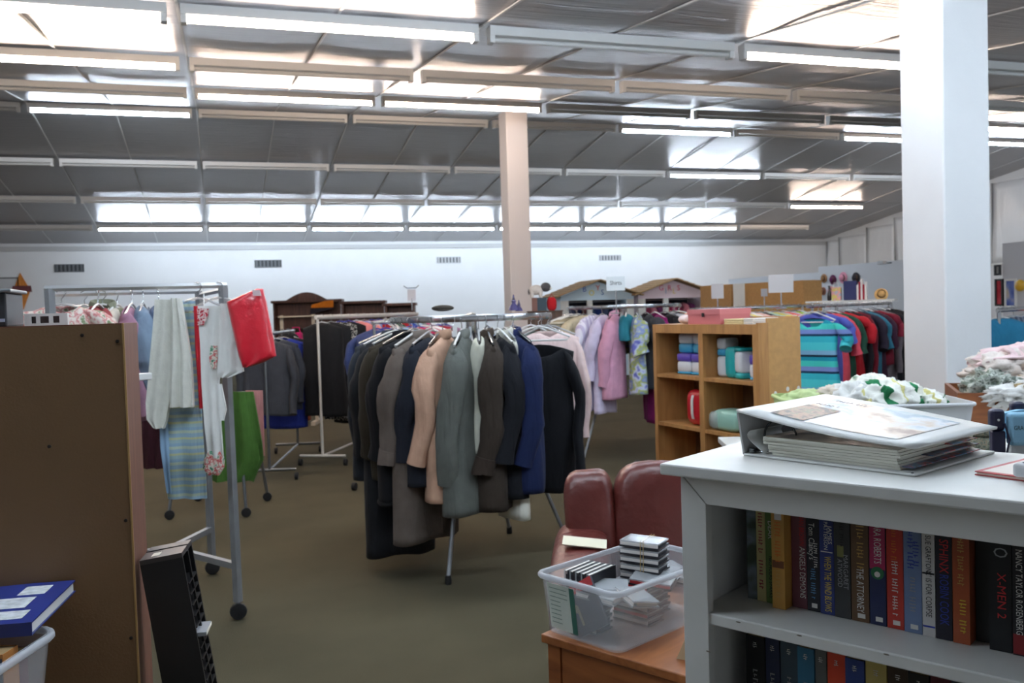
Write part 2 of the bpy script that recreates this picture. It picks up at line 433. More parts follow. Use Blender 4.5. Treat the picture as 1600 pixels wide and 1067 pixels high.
def garment(name, label, cat, loc, rz, mat, L=.75, sw=.20, hem=None, dp=.06, sleeve=None, collar=None, neck=.05, nw=.075, group=None, seed=0,
            drop=0, lapel=False, cuff=None, sl_len=None, trim=None, strap=False, hood=False, hang=None, hlabel=None, fold=.016, half=None, placket=None):
    """a garment that hangs from a hook at loc; local x runs along the shoulders, -y is its front"""
    rnd = random.Random(seed*13+5); hem = hem or sw*1.08
    o = thing(name, label, cat, loc, rz, group)
    k1, k2, p1, p2 = rnd.uniform(16, 24), rnd.uniform(28, 40), rnd.uniform(0, 6), rnd.uniform(0, 6)
    lean = rnd.uniform(-.02, .02)
    def zs(x): return -.058-drop-.36*max(0, abs(x)-.04)
    NT = 28; ts = [0, .03, .07, .12, .2, .3, .42, .55, .68, .8, .9, .96, 1]
    mb = MB(); rings = []
    for t in ts:
        wv = sw+(hem-sw)*t-(.03 if not strap else .0)*math.sin(math.pi*min(1, t*1.3))*(.4)
        dv = .014+(dp-.014)*min(1, (t/.16))**.6*(1+.15*t)
        ring = []
        for q in range(NT):
            th = 2*math.pi*q/NT; c, s = math.cos(th), math.sin(th)
            x = wv*math.copysign(abs(c)**.75, c); y = dv*math.copysign(abs(s)**.8, s)
            z = zs(x)*(1-t)-(L+drop)*t
            if t < .12 and abs(x) < nw:
                k = (1-(x/nw)**2)*(1-t/.12)
                z -= k*(neck if y < 0 else .012)
            a = fold*min(1, t*1.6)
            y += a*math.sin(k1*x+p1)+a*.6*math.sin(k2*x+p2+3*t)
            x += lean*t+.006*math.sin(9*t+p1)
            if t > .85: z += .008*math.sin(k1*x*.6+p2)*(t-.85)/.15
            ring.append(len(mb.v)); mb.v.append(Vector((x, y, z)))
        rings.append(ring)
    for a, b in zip(rings[:-1], rings[1:]): mb.quad_strip(a, b)
    mb.build('body', mat, o, smooth=180, solid=.004)
    if sleeve:
        sl = sl_len or {'long': .56, 'short': .2, 'half': .32}[sleeve]
        for sg in (-1, 1):
            b = MB(); z0 = zs(sw)-.004; pts = []; rr = []; n = 12
            out = {'long': .035, 'short': .075, 'half': .06}[sleeve]
            for q in range(n):
                t = (q/(n-1))**1.35
                xx = sg*(sw-.055+(.055+out)*min(1, t*2.6)**.6-(.03*t if sleeve == 'long' else 0))
                bend = .05*max(0, t-.45) if sleeve == 'long' else 0
                pts.append((xx+.008*math.sin(11*t+p1), -.035*t*(1.3 if sleeve == 'long' else .3)-bend+.014*math.sin(8*t+p2), z0-sl*t))
                full = (.066-.016*t if sleeve == 'long' else .062+.010*t)*(dp/.06)**.25*(1+.06*math.sin(17*t+p2)+.04*math.sin(31*t+p1))
                rr.append(full*min(1, (.12+t/.16))**.5)
            b.tube(pts, rr, 12, up=(1, 0, 0), sq=(.62, 1.0))
            se = b.build('sleeve', mat, o, smooth=70)
            if cuff: MB().tube([pts[-2], pts[-1], (pts[-1][0], pts[-1][1], pts[-1][2]-.004)], [rr[-1]*1.08]*3, 12, up=(1, 0, 0), sq=(.74, 1.02)).build('cuff', cuff, se, smooth=60)
    if collar:
        b = MB(); pts = []
        for q in range(11):
            a = R(-60+300*q/10); pts.append((.058*math.cos(a+math.pi/2-R(90)+R(0)) if False else .06*math.sin(R(-150+300*q/10)), .034*math.cos(R(-150+300*q/10)), -.05-drop-.03*(abs(q-5)/5)**2))
        b.tube(pts, .024, 8, up=(0, 0, 1), sq=(1.15, .5)); b.build('collar', collar, o, smooth=60)
    if lapel:
        for sg in (-1, 1):
            b = MB(); y = -dp*1.02-.012
            b.hexa([(sg*.012, y, -.34-drop), (sg*.095, y+.01, -.16-drop), (sg*.075, y+.012, -.09-drop), (sg*.035, y+.02, -.075-drop)], [(sg*.012, y-.008, -.34-drop), (sg*.095, y-.006, -.16-drop), (sg*.075, y-.004, -.09-drop), (sg*.035, y, -.075-drop)])
            b.build('lapel', collar or mat, o)
    if placket:
        b = MB()
        b.grid(lambda u, v: (-.013+.026*u+lean*v, -dp*(.55+.6*min(1, v*6))-.014, -.12-drop-neck*.5-(L-.15)*v), 1, 8)
        b.build('placket', placket, o, solid=.006)
    if trim:
        ring = [mb.v[q] for q in rings[-1]]
        MB().tube([v for v in ring], .012, 6, closed=True, up=(0, 0, 1)).build('hem_trim', trim, o, smooth=60)
    if hood:
        MB().ell((0, .05, -.09-drop), (.11, .07, .075), 12, 7).build('hood', mat, o, smooth=180)
    if hang: hanger(loc, rz, hlabel or 'hanger', hang, half or sw-.02)
    return o
def ring_rack(name, label, c, r=.43, h=1.49, legs=(), foot_r=.57):
    o = thing(name, label, 'clothes rack', (c[0], c[1], 0))
    n = 40; mb = MB(); rings = []
    for i in range(n):
        a = 2*math.pi*i/n; d = Vector((math.cos(a), math.sin(a), 0)); rg = []
        for (dr, dz) in ((-.007, -.018), (.007, -.018), (.011, 0), (.007, .018), (-.007, .018), (-.011, 0)):
            rg.append(len(mb.v)); mb.v.append(d*(r+dr)+Vector((0, 0, h-.03+dz)))
        rings.append(rg)
    for i in range(n): mb.quad_strip(rings[i], rings[(i+1) % n])
    mb.build('ring_rail', chrome, o, smooth=50)
    for q in range(2):
        a = R(20+90*q); MB().tube([(r*math.cos(a), r*math.sin(a), h-.03), (-r*math.cos(a), -r*math.sin(a), h-.03)], .009, 8).build('spoke', chrome, o, smooth=60)
    MB().lathe([(.03, h-.12), (.034, h-.1), (.034, h-.01), (.02, h)], 12).build('hub', chrome, o, smooth=50)
    for a in legs:
        d = az(a); lg = MB().tube([d*.02+Vector((0, 0, h-.08)), d*foot_r+Vector((0, 0, .03))], .0125, 10).build('leg', galv, o, smooth=60)
        MB().lathe([(.017, 0), (.02, .012), (.017, .05)], 10, d*foot_r).build('foot', black_rub, lg, smooth=50)
    return o
def bar_rack(name, label, A, B, h=1.5, base=.24, mat=chrome, rail=.014, posts=(0, 1), casters=True):
    A = Vector((A[0], A[1], 0)); B = Vector((B[0], B[1], 0)); d = B-A; L = d.length
    o = thing(name, label, 'clothes rack', A, math.atan2(d.y, d.x))
    MB().tube([(-.04, 0, h-.014), (L+.04, 0, h-.014)], rail, 10, sq=(1.25, .8)).build('top_rail', mat, o, smooth=60)
    for t in posts:
        x = L*t
        MB().tube([(x, 0, .1), (x, 0, h-.02)], .014, 8).build('post', mat, o, smooth=60)
        f = MB().tube([(x, -base, .1), (x, base, .1)], .015, 8).build('base_bar', mat, o, smooth=60)
        if casters:
            for s in (-1, 1):
                MB().lathe([(.012, -.016), (.034, -.014), (.036, 0), (.034, .014), (.012, .016)], 12, (x, s*base, .036), Matrix.Rotation(R(90), 4, 'X')).build('caster', black_rub, f, smooth=50)
    MB().tube([(0, 0, .1), (L, 0, .1)], .011, 8).build('lower_rail', mat, o, smooth=60)
    return o
silver_h, white_h, clear_h = chrome, white_plastic, clear_plastic
blue_h = M('blue_hanger_plastic', (40, 62, 170), .3); wood_h = M('wood_hanger', (196, 150, 92), .5)

# ---- round rack of coats in the middle
C1 = Vector((1.45, 5.28, 0)); RR1 = .48; H1 = 1.49
ring_rack('round_clothes_rack', 'chrome round clothes rack full of dark coats in the middle', C1, RR1, H1, (213, 97, 37, -62))
navy, black, char = (30, 38, 72), (26, 26, 29), (48, 49, 52)
G1 = 'coats and tops on the round coat rack'
def on_ring(C, Rr, h, phi, view, twist=0):
    a = view-phi; d = az(a); loc = Vector((C.x, C.y, h-.034))+d*Rr
    return loc, math.atan2(d.y, d.x)+R(twist)
coats = [  # phi (0 = towards camera, + = right), name, cat, short, colour, kwargs
 (-112, 'coat', 'dark brown winter coat', (48, 36, 33), dict(L=.92, sleeve='long', dp=.085, sw=.22, trim=fab((38, 30, 27)))),
 (-99, 'blouse', 'pale pink blouse', (222, 190, 178), dict(L=.66, sleeve='long')),
 (-90, 'coat', 'black wool coat', (28, 27, 30), dict(L=.93, sleeve='long', dp=.08, sw=.22)),
 (-78, 'blazer', 'slate grey blazer', (48, 53, 60), dict(L=.90, sleeve='long', dp=.08, sw=.22, lapel=True, collar=fab((52, 58, 66)))),
 (-66, 'coat', 'long charcoal overcoat', (33, 34, 37), dict(L=1.33, sleeve='long', dp=.085, sw=.22, hem=.21)),
 (-56, 'jacket', 'dark olive jacket with black collar', (52, 46, 36), dict(L=.86, sleeve='long', dp=.085, sw=.21, collar=fab((24, 24, 28)))),
 (-46, 'coat', 'black coat with fur hem', (25, 25, 28), dict(L=.98, sleeve='long', dp=.09, sw=.21, trim=fab((18, 18, 20)))),
 (-37, 'coat', 'long taupe overcoat', (99, 89, 82), dict(L=1.20, sleeve='long', dp=.09, sw=.23, collar=fab((124, 114, 106)), cuff=fab((108, 97, 90)))),
 (-27, 'jacket', 'dark navy jacket', (33, 36, 45), dict(L=.88, sleeve='long', dp=.08, sw=.21)),
 (-19, 'coat', 'tan camel coat', (196, 158, 134), dict(L=.95, sleeve='long', dp=.07, sw=.22, collar=fab((188, 150, 126)))),
 (-6, 'jacket', 'grey green raincoat', (94, 97, 92), dict(L=1.02, sleeve='long', dp=.095, sw=.24, sl_len=.72, collar=fab((118, 121, 116)))),
 (5, 'vest', 'cream quilted vest', (212, 212, 196), dict(L=.7, dp=.06, sw=.19)),
 (10, 'jacket', 'dark brown suede jacket', (55, 47, 41), dict(L=1.0, sleeve='long', dp=.095, sw=.23, sl_len=.66, collar=fab((74, 63, 55)), cuff=fab((58, 48, 42)))),
 (18, 'coat', 'black zipped jacket', (25, 26, 31), dict(L=.95, sleeve='long', dp=.08, sw=.22)),
 (23, 'shirt', 'off-white shirt', (220, 218, 206), dict(L=1.08, dp=.05, sw=.17, collar=fab((214, 212, 200)))),
 (29, 'coat', 'navy blue wool coat', (25, 35, 70), dict(L=.92, sleeve='long', dp=.09, sw=.23, collar=fab((28, 38, 78)), sl_len=.64)),
 (54, 'top', 'black scoop neck top', (21, 22, 26), dict(L=.92, sleeve='long', dp=.04, sw=.20, neck=.09, nw=.13, drop=.09, sl_len=.68)),
 (101, 'blouse', 'pale pink striped blouse', (226, 200, 196), dict(L=.7, sleeve='long', dp=.05)),
 (114, 'shirt', 'green and grey plaid shirt', (58, 73, 65), dict(L=.7, sleeve='long', dp=.05)),
 (128, 'sweater', 'maroon sweater', (94, 30, 43), dict(L=.66, sleeve='long', dp=.05)),
 (146, 'jacket', 'faded denim jacket', (77, 92, 117), dict(L=.66, sleeve='long', dp=.06)),
 (-128, 'sweater', 'crimson sweater', (122, 30, 36), dict(L=.66, sleeve='long', dp=.06)),
 (-146, 'coat', 'plum coat', (62, 36, 52), dict(L=.9, sleeve='long', dp=.07)),
 (-165, 'shirt', 'pale grey shirt', (186, 188, 192), dict(L=.7, sleeve='long', dp=.05)),
 (168, 'shirt', 'light blue shirt', (150, 176, 210), dict(L=.7, sleeve='long', dp=.05)),
]
for i, (phi, nm, short, col, kw) in enumerate(coats):
    loc, rz = on_ring(C1, RR1, H1, phi, 195.8, random.uniform(-5, 5))
    if phi == 54: rz += R(34)
    kw = dict(kw); kw.setdefault('drop', .025)
    if kw.get('sleeve') == 'long': kw.setdefault('sl_len', .62)
    hm = [silver_h, white_h, clear_h][i % 3]
    garment(nm, short+' hanging on the round coat rack', 'clothing', loc, rz, fab(col), group=G1, seed=i+1, hang=hm,
            hlabel=('%s hanger holding the %s on the coat rack' % (['metal', 'white', 'clear'][i % 3], short)), **kw)

# ---- second round rack, shirts
C2 = Vector((3.86, 8.27, 0)); RR2 = .55; H2 = 1.53
ring_rack('round_clothes_rack', 'chrome round clothes rack of light shirts behind the coats', C2, RR2, H2, (160, 250, 340, 70), .6)
stripe_lav = ramp_mat('lavender_stripe', 0, 22, [(0, (226, 222, 236)), (.6, (196, 186, 214))])
plaidm = ramp_mat('khaki_check', 2, 16, [(0, (150, 140, 116)), (.5, (96, 92, 78)), (.75, (190, 184, 166))])
floral = blotch('blue_floral_print', [(.34, (104, 110, 190)), (.42, (196, 206, 226)), (.5, (160, 172, 88)), (.58, (120, 138, 196)), (.7, (214, 222, 150))], 9, seed=3)
G2 = 'shirts on the second round rack'
shirts2 = [
 (-118, 'shirt', 'green striped knit shirt', (58, 84, 66), dict(L=.6, sleeve='half')),
 (-102, 'shirt', 'maroon striped shirt', (104, 40, 50), dict(L=.6, sleeve='half')),
 (-86, 'shirt', 'grey print shirt', (120, 124, 126), dict(L=.75, sleeve='half')),
 (-70, 'shirt', 'plain white blouse', (232, 232, 228), dict(L=.8, sleeve='long')),
 (-56, 'shirt', 'khaki checked shirt', plaidm, dict(L=.92, sleeve='short')),
 (-44, 'shirt', 'beige short-sleeved shirt', (190, 178, 150), dict(L=.86, sleeve='half')),
 (-32, 'shirt', 'white and lavender striped shirt', stripe_lav, dict(L=.98, sleeve='long', sl_len=.46)),
 (-21, 'shirt', 'pale lilac shirt', (206, 196, 220), dict(L=1.0, sleeve='long')),
 (-9, 'shirt', 'pink button-up shirt', (206, 152, 176), dict(L=.86, sleeve='long', dp=.08, collar=fab((214, 162, 184)), sl_len=.62)),
 (3, 'shirt', 'teal patterned blouse', (46, 122, 136), dict(L=.32, sw=.13)),
 (13, 'shirt', 'blue and green floral blouse', floral, dict(L=.82, sleeve='half', dp=.07)),
 (23, 'shirt', 'dark grey tee', (54, 56, 62), dict(L=.78, sleeve='short')),
 (33, 'shirt', 'magenta long tunic', (128, 26, 92), dict(L=1.1, sleeve='long', dp=.07)),
 (46, 'shirt', 'black blouse', (32, 32, 36), dict(L=.9, sleeve='long')),
 (60, 'shirt', 'silver grey blouse', (180, 180, 186), dict(L=.7, sleeve='long')),
 (76, 'shirt', 'peach blouse', (226, 170, 140), dict(L=.7, sleeve='half')),
 (94, 'shirt', 'red tee', (170, 40, 44), dict(L=.7, sleeve='short')),
 (112, 'shirt', 'white tee', (228, 228, 228), dict(L=.7, sleeve='short')),
]
for i, (phi, nm, short, col, kw) in enumerate(shirts2):
    loc, rz = on_ring(C2, RR2, H2, phi, 205.8, random.uniform(-6, 6))
    mt = fab(col) if isinstance(col, tuple) else col
    hm = [white_h, clear_h, silver_h][i % 3]
    garment(nm, short+' on the round shirt rack', 'clothing', loc, rz, mt, group=G2, seed=i+60, hang=hm,
            hlabel='%s hanger holding the %s on the shirt rack' % (['white', 'clear', 'metal'][i % 3], short), **kw)

# ---- straight rack with the turquoise striped tee, to the right
def rack_line(A, B, h, items, group, tail, twist=0, flip=1, seed0=0, hmats=None, t0=.03, t1=.97):
    A = Vector((A[0], A[1], 0)); B = Vector((B[0], B[1], 0)); d = (B-A)
    ang = math.atan2(d.y, d.x)+R(90)
    for i, (nm, short, col, kw) in enumerate(items):
        t = t0+(t1-t0)*i/max(1, len(items)-1)
        p = A+d*t; loc = (p.x, p.y, h-.006)
        mt = fab(col) if isinstance(col, tuple) else col
        kw = dict(kw); tw = kw.pop('tw', None)
        rz = ang+R(tw if tw is not None else twist+random.uniform(-5, 5))
        hm = (hmats or [white_h, clear_h, silver_h])[i % len(hmats or [1, 2, 3])]
        hn = {blue_h: 'blue', white_h: 'white', clear_h: 'clear', silver_h: 'metal', wood_h: 'wooden'}[hm]
        garment(nm, short+' '+tail, 'clothing', loc, rz, mt, group=group, seed=seed0+i, hang=hm, hlabel='%s hanger with the %s %s' % (hn, short, tail), **kw)
turq = ramp_mat('turquoise_stripe', 2, 3.2, [(0, (58, 186, 204)), (.16, (30, 60, 90)), (.22, (120, 140, 200)), (.34, (70, 200, 190)), (.5, (34, 150, 176)), (.6, (24, 40, 60)), (.66, (130, 180, 214)), (.78, (80, 206, 214))])
A3 = P(1266, 600, 7.6); B3 = P(1392, 600, 9.2); h3 = 1.47
bar_rack('clothes_rack', 'chrome clothes rack of bright tees between cubby and column', A3, B3, h3, posts=(.3, 1))
tees = [
 ('tee', 'turquoise striped tee', turq, dict(L=.80, sleeve='short', sw=.225, neck=.13, nw=.1, drop=.04, tw=176, dp=.05)),
 ('tee', 'periwinkle blue tee', (92, 100, 184), dict(L=.78, sleeve='short', tw=224)),
 ('tee', 'coral pink tee', (224, 84, 98), dict(L=.78, sleeve='half', tw=218)),
 ('tee', 'dark green shirt', (38, 78, 62), dict(L=.7, sleeve='half', tw=214)),
 ('tee', 'bright red tee', (186, 34, 44), dict(L=.78, sleeve='short', sw=.225, tw=220)),
 ('top', 'black cardigan', (34, 30, 36), dict(L=.85, sleeve='long', tw=210)),
 ('top', 'burgundy top', (112, 26, 40), dict(L=.82, sleeve='long', tw=210)),
 ('top', 'lilac trimmed black top', (54, 46, 60), dict(L=.8, sleeve='half', tw=210)),
 ('tee', 'steel teal blouse', (52, 116, 138), dict(L=.76, sleeve='half', tw=218)),
 ('top', 'dark plum blouse', (64, 36, 54), dict(L=.8, sleeve='half', tw=208)),
 ('top', 'wine red shirt', (128, 34, 52), dict(L=.6, sleeve='short', tw=208)),
 ('top', 'grey knit top', (120, 112, 118), dict(L=.86, sleeve='long', tw=208)),
 ('dress', 'black knit dress', (28, 28, 34), dict(L=1.02, sleeve='half', sw=.22, tw=222)),
 ('dress', 'long black gown', (24, 24, 28), dict(L=1.14, sleeve='short', sw=.22, tw=226)),
 ('dress', 'black velvet dress', (30, 28, 32), dict(L=1.1, sleeve='short', sw=.22, tw=220)),
]
rack_line(A3, B3, h3, tees, 'tees and dresses on the rack beside the column', 'on the bright tee rack', seed0=100)

# ---- long rack of pale tops seen over the wooden cubby
A4 = P(1085, 600, 9.4); B4 = P(1256, 600, 10.2); h4 = 1.46
bar_rack('clothes_rack', 'chrome clothes rack of pale tops behind the wooden cubby', A4, B4, h4)
pal = [('white lace', (230, 228, 224)), ('pale grey', (190, 190, 194)), ('cream', (228, 220, 196)), ('rose pink', (222, 150, 160)), ('black', (36, 36, 40)), ('salmon', (230, 140, 120)), ('ivory', (226, 222, 210)), ('dove grey', (170, 172, 178)), ('soft yellow', (232, 220, 130)), ('white', (236, 236, 236)), ('blush', (232, 196, 192)), ('charcoal', (60, 60, 66)), ('pale mint', (190, 220, 204)), ('lemon', (236, 226, 120)), ('off-white', (224, 222, 214)), ('coral', (232, 110, 110)), ('pale lilac', (206, 196, 220))]
rack_line(A4, B4, h4, [('top', n+' top', c, dict(L=.7, sleeve='short', sw=.19)) for n, c in pal]+[('dress', 'lime green tank dress', (164, 190, 64), dict(L=.98, strap=True, sw=.17)), ('tee', 'mint green tee', (170, 216, 198), dict(L=.68, sleeve='short', sw=.18))], 'pale tops behind the cubby', 'on the rack behind the cubby', seed0=140, twist=20)

# ---- black dresses rack and the coloured rack behind it, left of the coats
A5 = P(500, 600, 9.0); B5 = P(655, 600, 12.4); h5 = 1.50
whitebar = M('white_rail', (214, 208, 198), .4)
bar_rack('clothes_rack', 'white railed clothes rack of black dresses and bright tops', A5, B5, h5, mat=whitebar, rail=.02)
speck = blotch('black_white_print', [(.44, (26, 26, 28)), (.5, (200, 198, 190)), (.56, (30, 30, 32))], 40, seed=2)
drs = [
 ('dress', 'fringed black dress', (26, 26, 28), dict(L=1.0, sw=.2, dp=.09, strap=True)),
 ('dress', 'black shawl top', (28, 28, 31), dict(L=.98, sw=.2, dp=.08, strap=True)),
 ('dress', 'black and white print dress', speck, dict(L=1.1, sw=.18, dp=.05, strap=True)),
 ('dress', 'plain black dress', (26, 25, 28), dict(L=1.16, sw=.2, dp=.07, strap=True)),
 ('top', 'salmon pink top', (224, 138, 136), dict(L=.8, sw=.2, sleeve='short')),
 ('dress', 'lavender blue dress', (150, 160, 206), dict(L=1.2, sw=.2, strap=True)),
 ('top', 'dark red blouse', (150, 30, 40), dict(L=.8, sleeve='half')),
 ('top', 'white ruffled blouse', (230, 226, 226), dict(L=.7, sleeve='half')),
 ('top', 'bottle green blouse', (52, 92, 74), dict(L=.8, sleeve='half')),
 ('top', 'scarlet blouse', (172, 40, 46), dict(L=.8, sleeve='half')),
 ('top', 'royal blue blouse', (40, 70, 160), dict(L=.8, sleeve='half')),
 ('top', 'pale blue blouse', (160, 186, 212), dict(L=.8, sleeve='half')),
 ('top', 'grey blouse', (130, 132, 136), dict(L=.8, sleeve='half')),
 ('top', 'orchid pink blouse', (206, 110, 150), dict(L=.8, sleeve='half')),
]
rack_line(A5, B5, h5, drs, 'dresses and tops on the white railed rack', 'on the white railed rack', seed0=180, hmats=[white_h, silver_h, blue_h, blue_h])
A6 = P(588, 600, 7.6); B6 = P(700, 600, 9.2); h6 = 1.44
bar_rack('clothes_rack', 'chrome clothes rack with blue hangers behind the coats', A6, B6, h6)
mixd = [('navy print', (60, 70, 110)), ('cream knit', (210, 204, 190)), ('violet', (92, 76, 150)), ('sky blue', (130, 170, 210)), ('grey', (150, 150, 156)), ('raspberry', (176, 44, 80)), ('dusty rose', (196, 130, 140)), ('white', (230, 230, 230)), ('crimson', (160, 36, 52)), ('mauve', (150, 112, 140))]
rack_line(A6, B6, h6, [('top', n+' blouse', c, dict(L=.6, sleeve='half')) for n, c in mixd], 'tops on the rack with blue hangers', 'on the blue hanger rack', seed0=210, hmats=[blue_h, blue_h, white_h, clear_h])
# ---- grey sweater rack at left
A7 = P(416, 600, 8.25); B7 = P(462, 600, 9.9); h7 = 1.36
bar_rack('clothes_rack', 'grey clothes rack holding dark sweaters behind the red package', A7, B7, h7, mat=steel)
swt = [('sweater', 'charcoal grey pullover', (58, 59, 64), dict(L=.76, sw=.23, dp=.07, sleeve='long', tw=176, sl_len=.62)),
       ('sweater', 'dark slate sweater', (48, 52, 60), dict(L=.76, sw=.22, dp=.07, sleeve='long', tw=184)),
       ('sweater', 'deep blue jersey', (34, 48, 128), dict(L=.98, sw=.22, dp=.07, sleeve='short', tw=188)),
       ('sweater', 'black hooded top', (32, 31, 34), dict(L=.8, sw=.22, dp=.08, sleeve='long', tw=192, hood=True))]
rack_line(A7, B7, h7, swt, 'sweaters on the grey rack', 'on the grey sweater rack', seed0=230, t0=.05, t1=.8)

# ------------------------------------------------------------------ cloth helpers
def cloth_rows(name, label, cat, rows, d, mat, thick=.012, wav=.012, k=7, group=None, bulge=0, seed=0, nu=12, sub=3, tilt=0, parent=None):
    """a hanging cloth of real thickness: rows of (y, left x, right x) measured in the photo at distance d"""
    rnd = random.Random(seed); ph = rnd.uniform(0, 6)
    rr = []
    for a, b in zip(rows[:-1], rows[1:]):
        for q in range(sub): rr.append(tuple(a[j]+(b[j]-a[j])*q/sub for j in range(3)))
    rr.append(rows[-1])
    top = P((rows[0][1]+rows[0][2])/2, rows[0][0], d)
    base = Vector((top.x, top.y, top.z)) if parent is None else Vector((0, 0, 0))
    mb = MB(); n = len(rr); F_, B_ = [], []
    fw = Vector((fwd.x, fwd.y, 0)).normalized()
    for j, (y, xl, xr) in enumerate(rr):
        v = j/(n-1); a, b = [], []
        for i in range(nu+1):
            u = i/nu; p = P(xl+(xr-xl)*u, y, d)
            f = wav*math.sin(k*u*math.pi+ph+1.5*v)*(.35+.65*v)+tilt*v
            t = thick/2+bulge*(max(0, (1-(2*u-1)**2))**.5)*(max(0, 1-(2*v-1)**2))**.5
            a.append(len(mb.v)); mb.v.append(p+fw*(f-t)-base); b.append(len(mb.v)); mb.v.append(p+fw*(f+t)-base)
        F_.append(a); B_.append(b)
    for j in range(n-1):
        for i in range(nu):
            mb.f.append((F_[j][i], F_[j][i+1], F_[j+1][i+1], F_[j+1][i])); mb.f.append((B_[j][i+1], B_[j][i], B_[j+1][i], B_[j+1][i+1]))
        mb.f.append((F_[j][0], F_[j+1][0], B_[j+1][0], B_[j][0])); mb.f.append((F_[j+1][nu], F_[j][nu], B_[j][nu], B_[j+1][nu]))
    for i in range(nu):
        mb.f.append((F_[0][i+1], F_[0][i], B_[0][i], B_[0][i+1])); mb.f.append((F_[-1][i], F_[-1][i+1], B_[-1][i+1], B_[-1][i]))
    o = mb.build(name, mat, parent, smooth=60)
    if parent is None: o.location = base; tag(o, label, cat, group)
    return o

# ---- square double rail rack at left with linens on its end
rk = thing('double_rail_rack', 'grey steel double rail clothes rack draped with linens at left', 'clothes rack', (-.4, 5.1, 0))
def rel(p): return Vector(p)-Vector((-.4, 5.1, 0))
posts = [(.03, 4.66), (-.10, 5.55), (-.74, 4.66), (-.88, 5.55)]
HR = 1.665
for i, (x, y) in enumerate(posts):
    a = rel((x, y, .09)); b = rel((x-.01, y, HR))
    p = MB().tube([a, b], .023, 4, up=(1, 1, 0)).build('post', galv, rk)
    MB().lathe([(.012, -.018), (.04, -.015), (.043, 0), (.04, .015), (.012, .018)], 14, rel((x, y, .043)), Matrix.Rotation(R(90), 4, 'X')).build('caster', black_rub, p, smooth=50)
    MB().tube([rel((x, y, .07)), rel((x, y, .1))], .012, 8).build('caster_stem', steel, p)
for y in (4.66, 5.55):
    xa, xb = (-.74, .03) if y < 5 else (-.88, -.10)
    MB().tube([rel((xa-.03, y, HR)), rel((xb+.01, y, HR))], .014, 4, up=(0, 1, 1)).build('top_rail', satin, rk)
for xa, xb in ((-.74, -.88), (.03, -.10)):
    MB().tube([rel((xa, 4.66, HR-.02)), rel((xb, 5.55, HR-.02))], .013, 4, up=(1, 0, 1)).build('end_rail', satin, rk)
jr, jl = rel((-.30, 5.16, .27)), rel((-.55, 5.12, .27))
for i, (x, y) in enumerate(posts):
    MB().tube([rel((x, y, .27)), jr if i < 2 else jl], .022, 4, up=(0, 0, 1)).build('brace', galv, rk)
MB().tube([jr, jl], .022, 4, up=(0, 0, 1)).build('brace', galv, rk)
# clothes on its rails
G8 = 'clothes on the double rail rack'
lft = [
 ('jacket', 'olive grey jacket', (112, 116, 96), (-.62, 5.5), 12, dict(L=.62, sleeve='long', sw=.18, dp=.08, collar=fab((126, 128, 108)))),
 ('top', 'floral pink blouse', blotch('pink_floral_print', [(.4, (226, 214, 204)), (.5, (200, 120, 120)), (.56, (228, 220, 208)), (.64, (120, 134, 100))], 26, seed=9), (-.76, 5.05), 15, dict(L=.5, sleeve='short', sw=.15)),
 ('top', 'cream lace top', (222, 216, 200), (-.55, 5.55), 75, dict(L=.6, sleeve='half')),
 ('shirt', 'mauve shirt', (158, 118, 138), (-.47, 5.52), 82, dict(L=.72, sleeve='long')),
 ('shirt', 'brick red shirt', (150, 60, 66), (-.62, 5.30), 80, dict(L=.6, sleeve='long')),
 ('shirt', 'steel blue shirt', (118, 136, 156), (-.41, 5.5), 86, dict(L=.62, sw=.16, sleeve='long')),
 ('shirt', 'slate blue striped shirt', (92, 106, 132), (-.33, 5.53), 84, dict(L=.6, sw=.16, sleeve='long')),
 ('top', 'pale peach top', (226, 204, 190), (-.72, 5.55), 30, dict(L=.5, sleeve='short')),
]
for i, (nm, short, col, (x, y), tw, kw) in enumerate(lft):
    mt = fab(col) if isinstance(col, tuple) else col
    garment(nm, short+' on the double rail rack', 'clothing', (x, y, HR-.008), R(tw), mt, group=G8, seed=260+i, hang=[white_h, clear_h][i % 2],
            hlabel='%s hanger holding the %s on the double rail rack' % (['white', 'clear'][i % 2], short), **kw)
cream = M('cream_terry', (218, 218, 208), .95, noise=(30, .05), bump=(120, .5, .006))
linen = M('white_linen', (226, 226, 222), .9, noise=(20, .03), bump=(80, .25, .004))
towel_s = ramp_mat('pastel_stripe_towel', 2, 13, [(0, (158, 184, 190)), (.22, (190, 196, 154)), (.36, (150, 178, 196)), (.62, (186, 200, 180)), (.8, (142, 172, 194))], noise=0)
cloth_rows('towel', 'long pastel striped towel with blue and yellow bands', 'towel', [(470, 278, 304), (520, 272, 308), (600, 266, 312), (680, 258, 316), (740, 258, 320), (779, 262, 322)], 4.40, towel_s, .014, .012, 4, seed=1)
cloth_rows('side_fringe', '', '', [(660, 250, 262), (700, 252, 266), (770, 262, 272)], 4.395, M('pale_blue_cloth', (140, 172, 200), .9), .014, .006, 3, parent=None, seed=5)
bpy.data.objects['side_fringe'].name = 'towel'
tag(bpy.data.objects['towel.001'], 'pale blue towel edge showing left of the striped towel', 'towel')
cloth_rows('towel', 'cream terry towel hanging leftmost beside the brown shelf', 'towel', [(468, 244, 272), (520, 240, 274), (580, 234, 270), (630, 229, 266), (655, 230, 262), (669, 240, 258)], 4.34, cream, .03, .014, 3, seed=2)
cloth_rows('towel', 'folded cream towel between the terry towel and striped towel', 'towel', [(466, 268, 282), (510, 268, 290), (560, 268, 298), (610, 266, 301), (636, 266, 302)], 4.31, cream, .03, .016, 4, seed=3)
cloth_rows('tea_towel', 'narrow red tea towel behind the white table runner', 'towel', [(478, 303, 314), (540, 305, 318), (638, 312, 322)], 4.36, fab((196, 44, 56)), .012, .006, 3, seed=4)
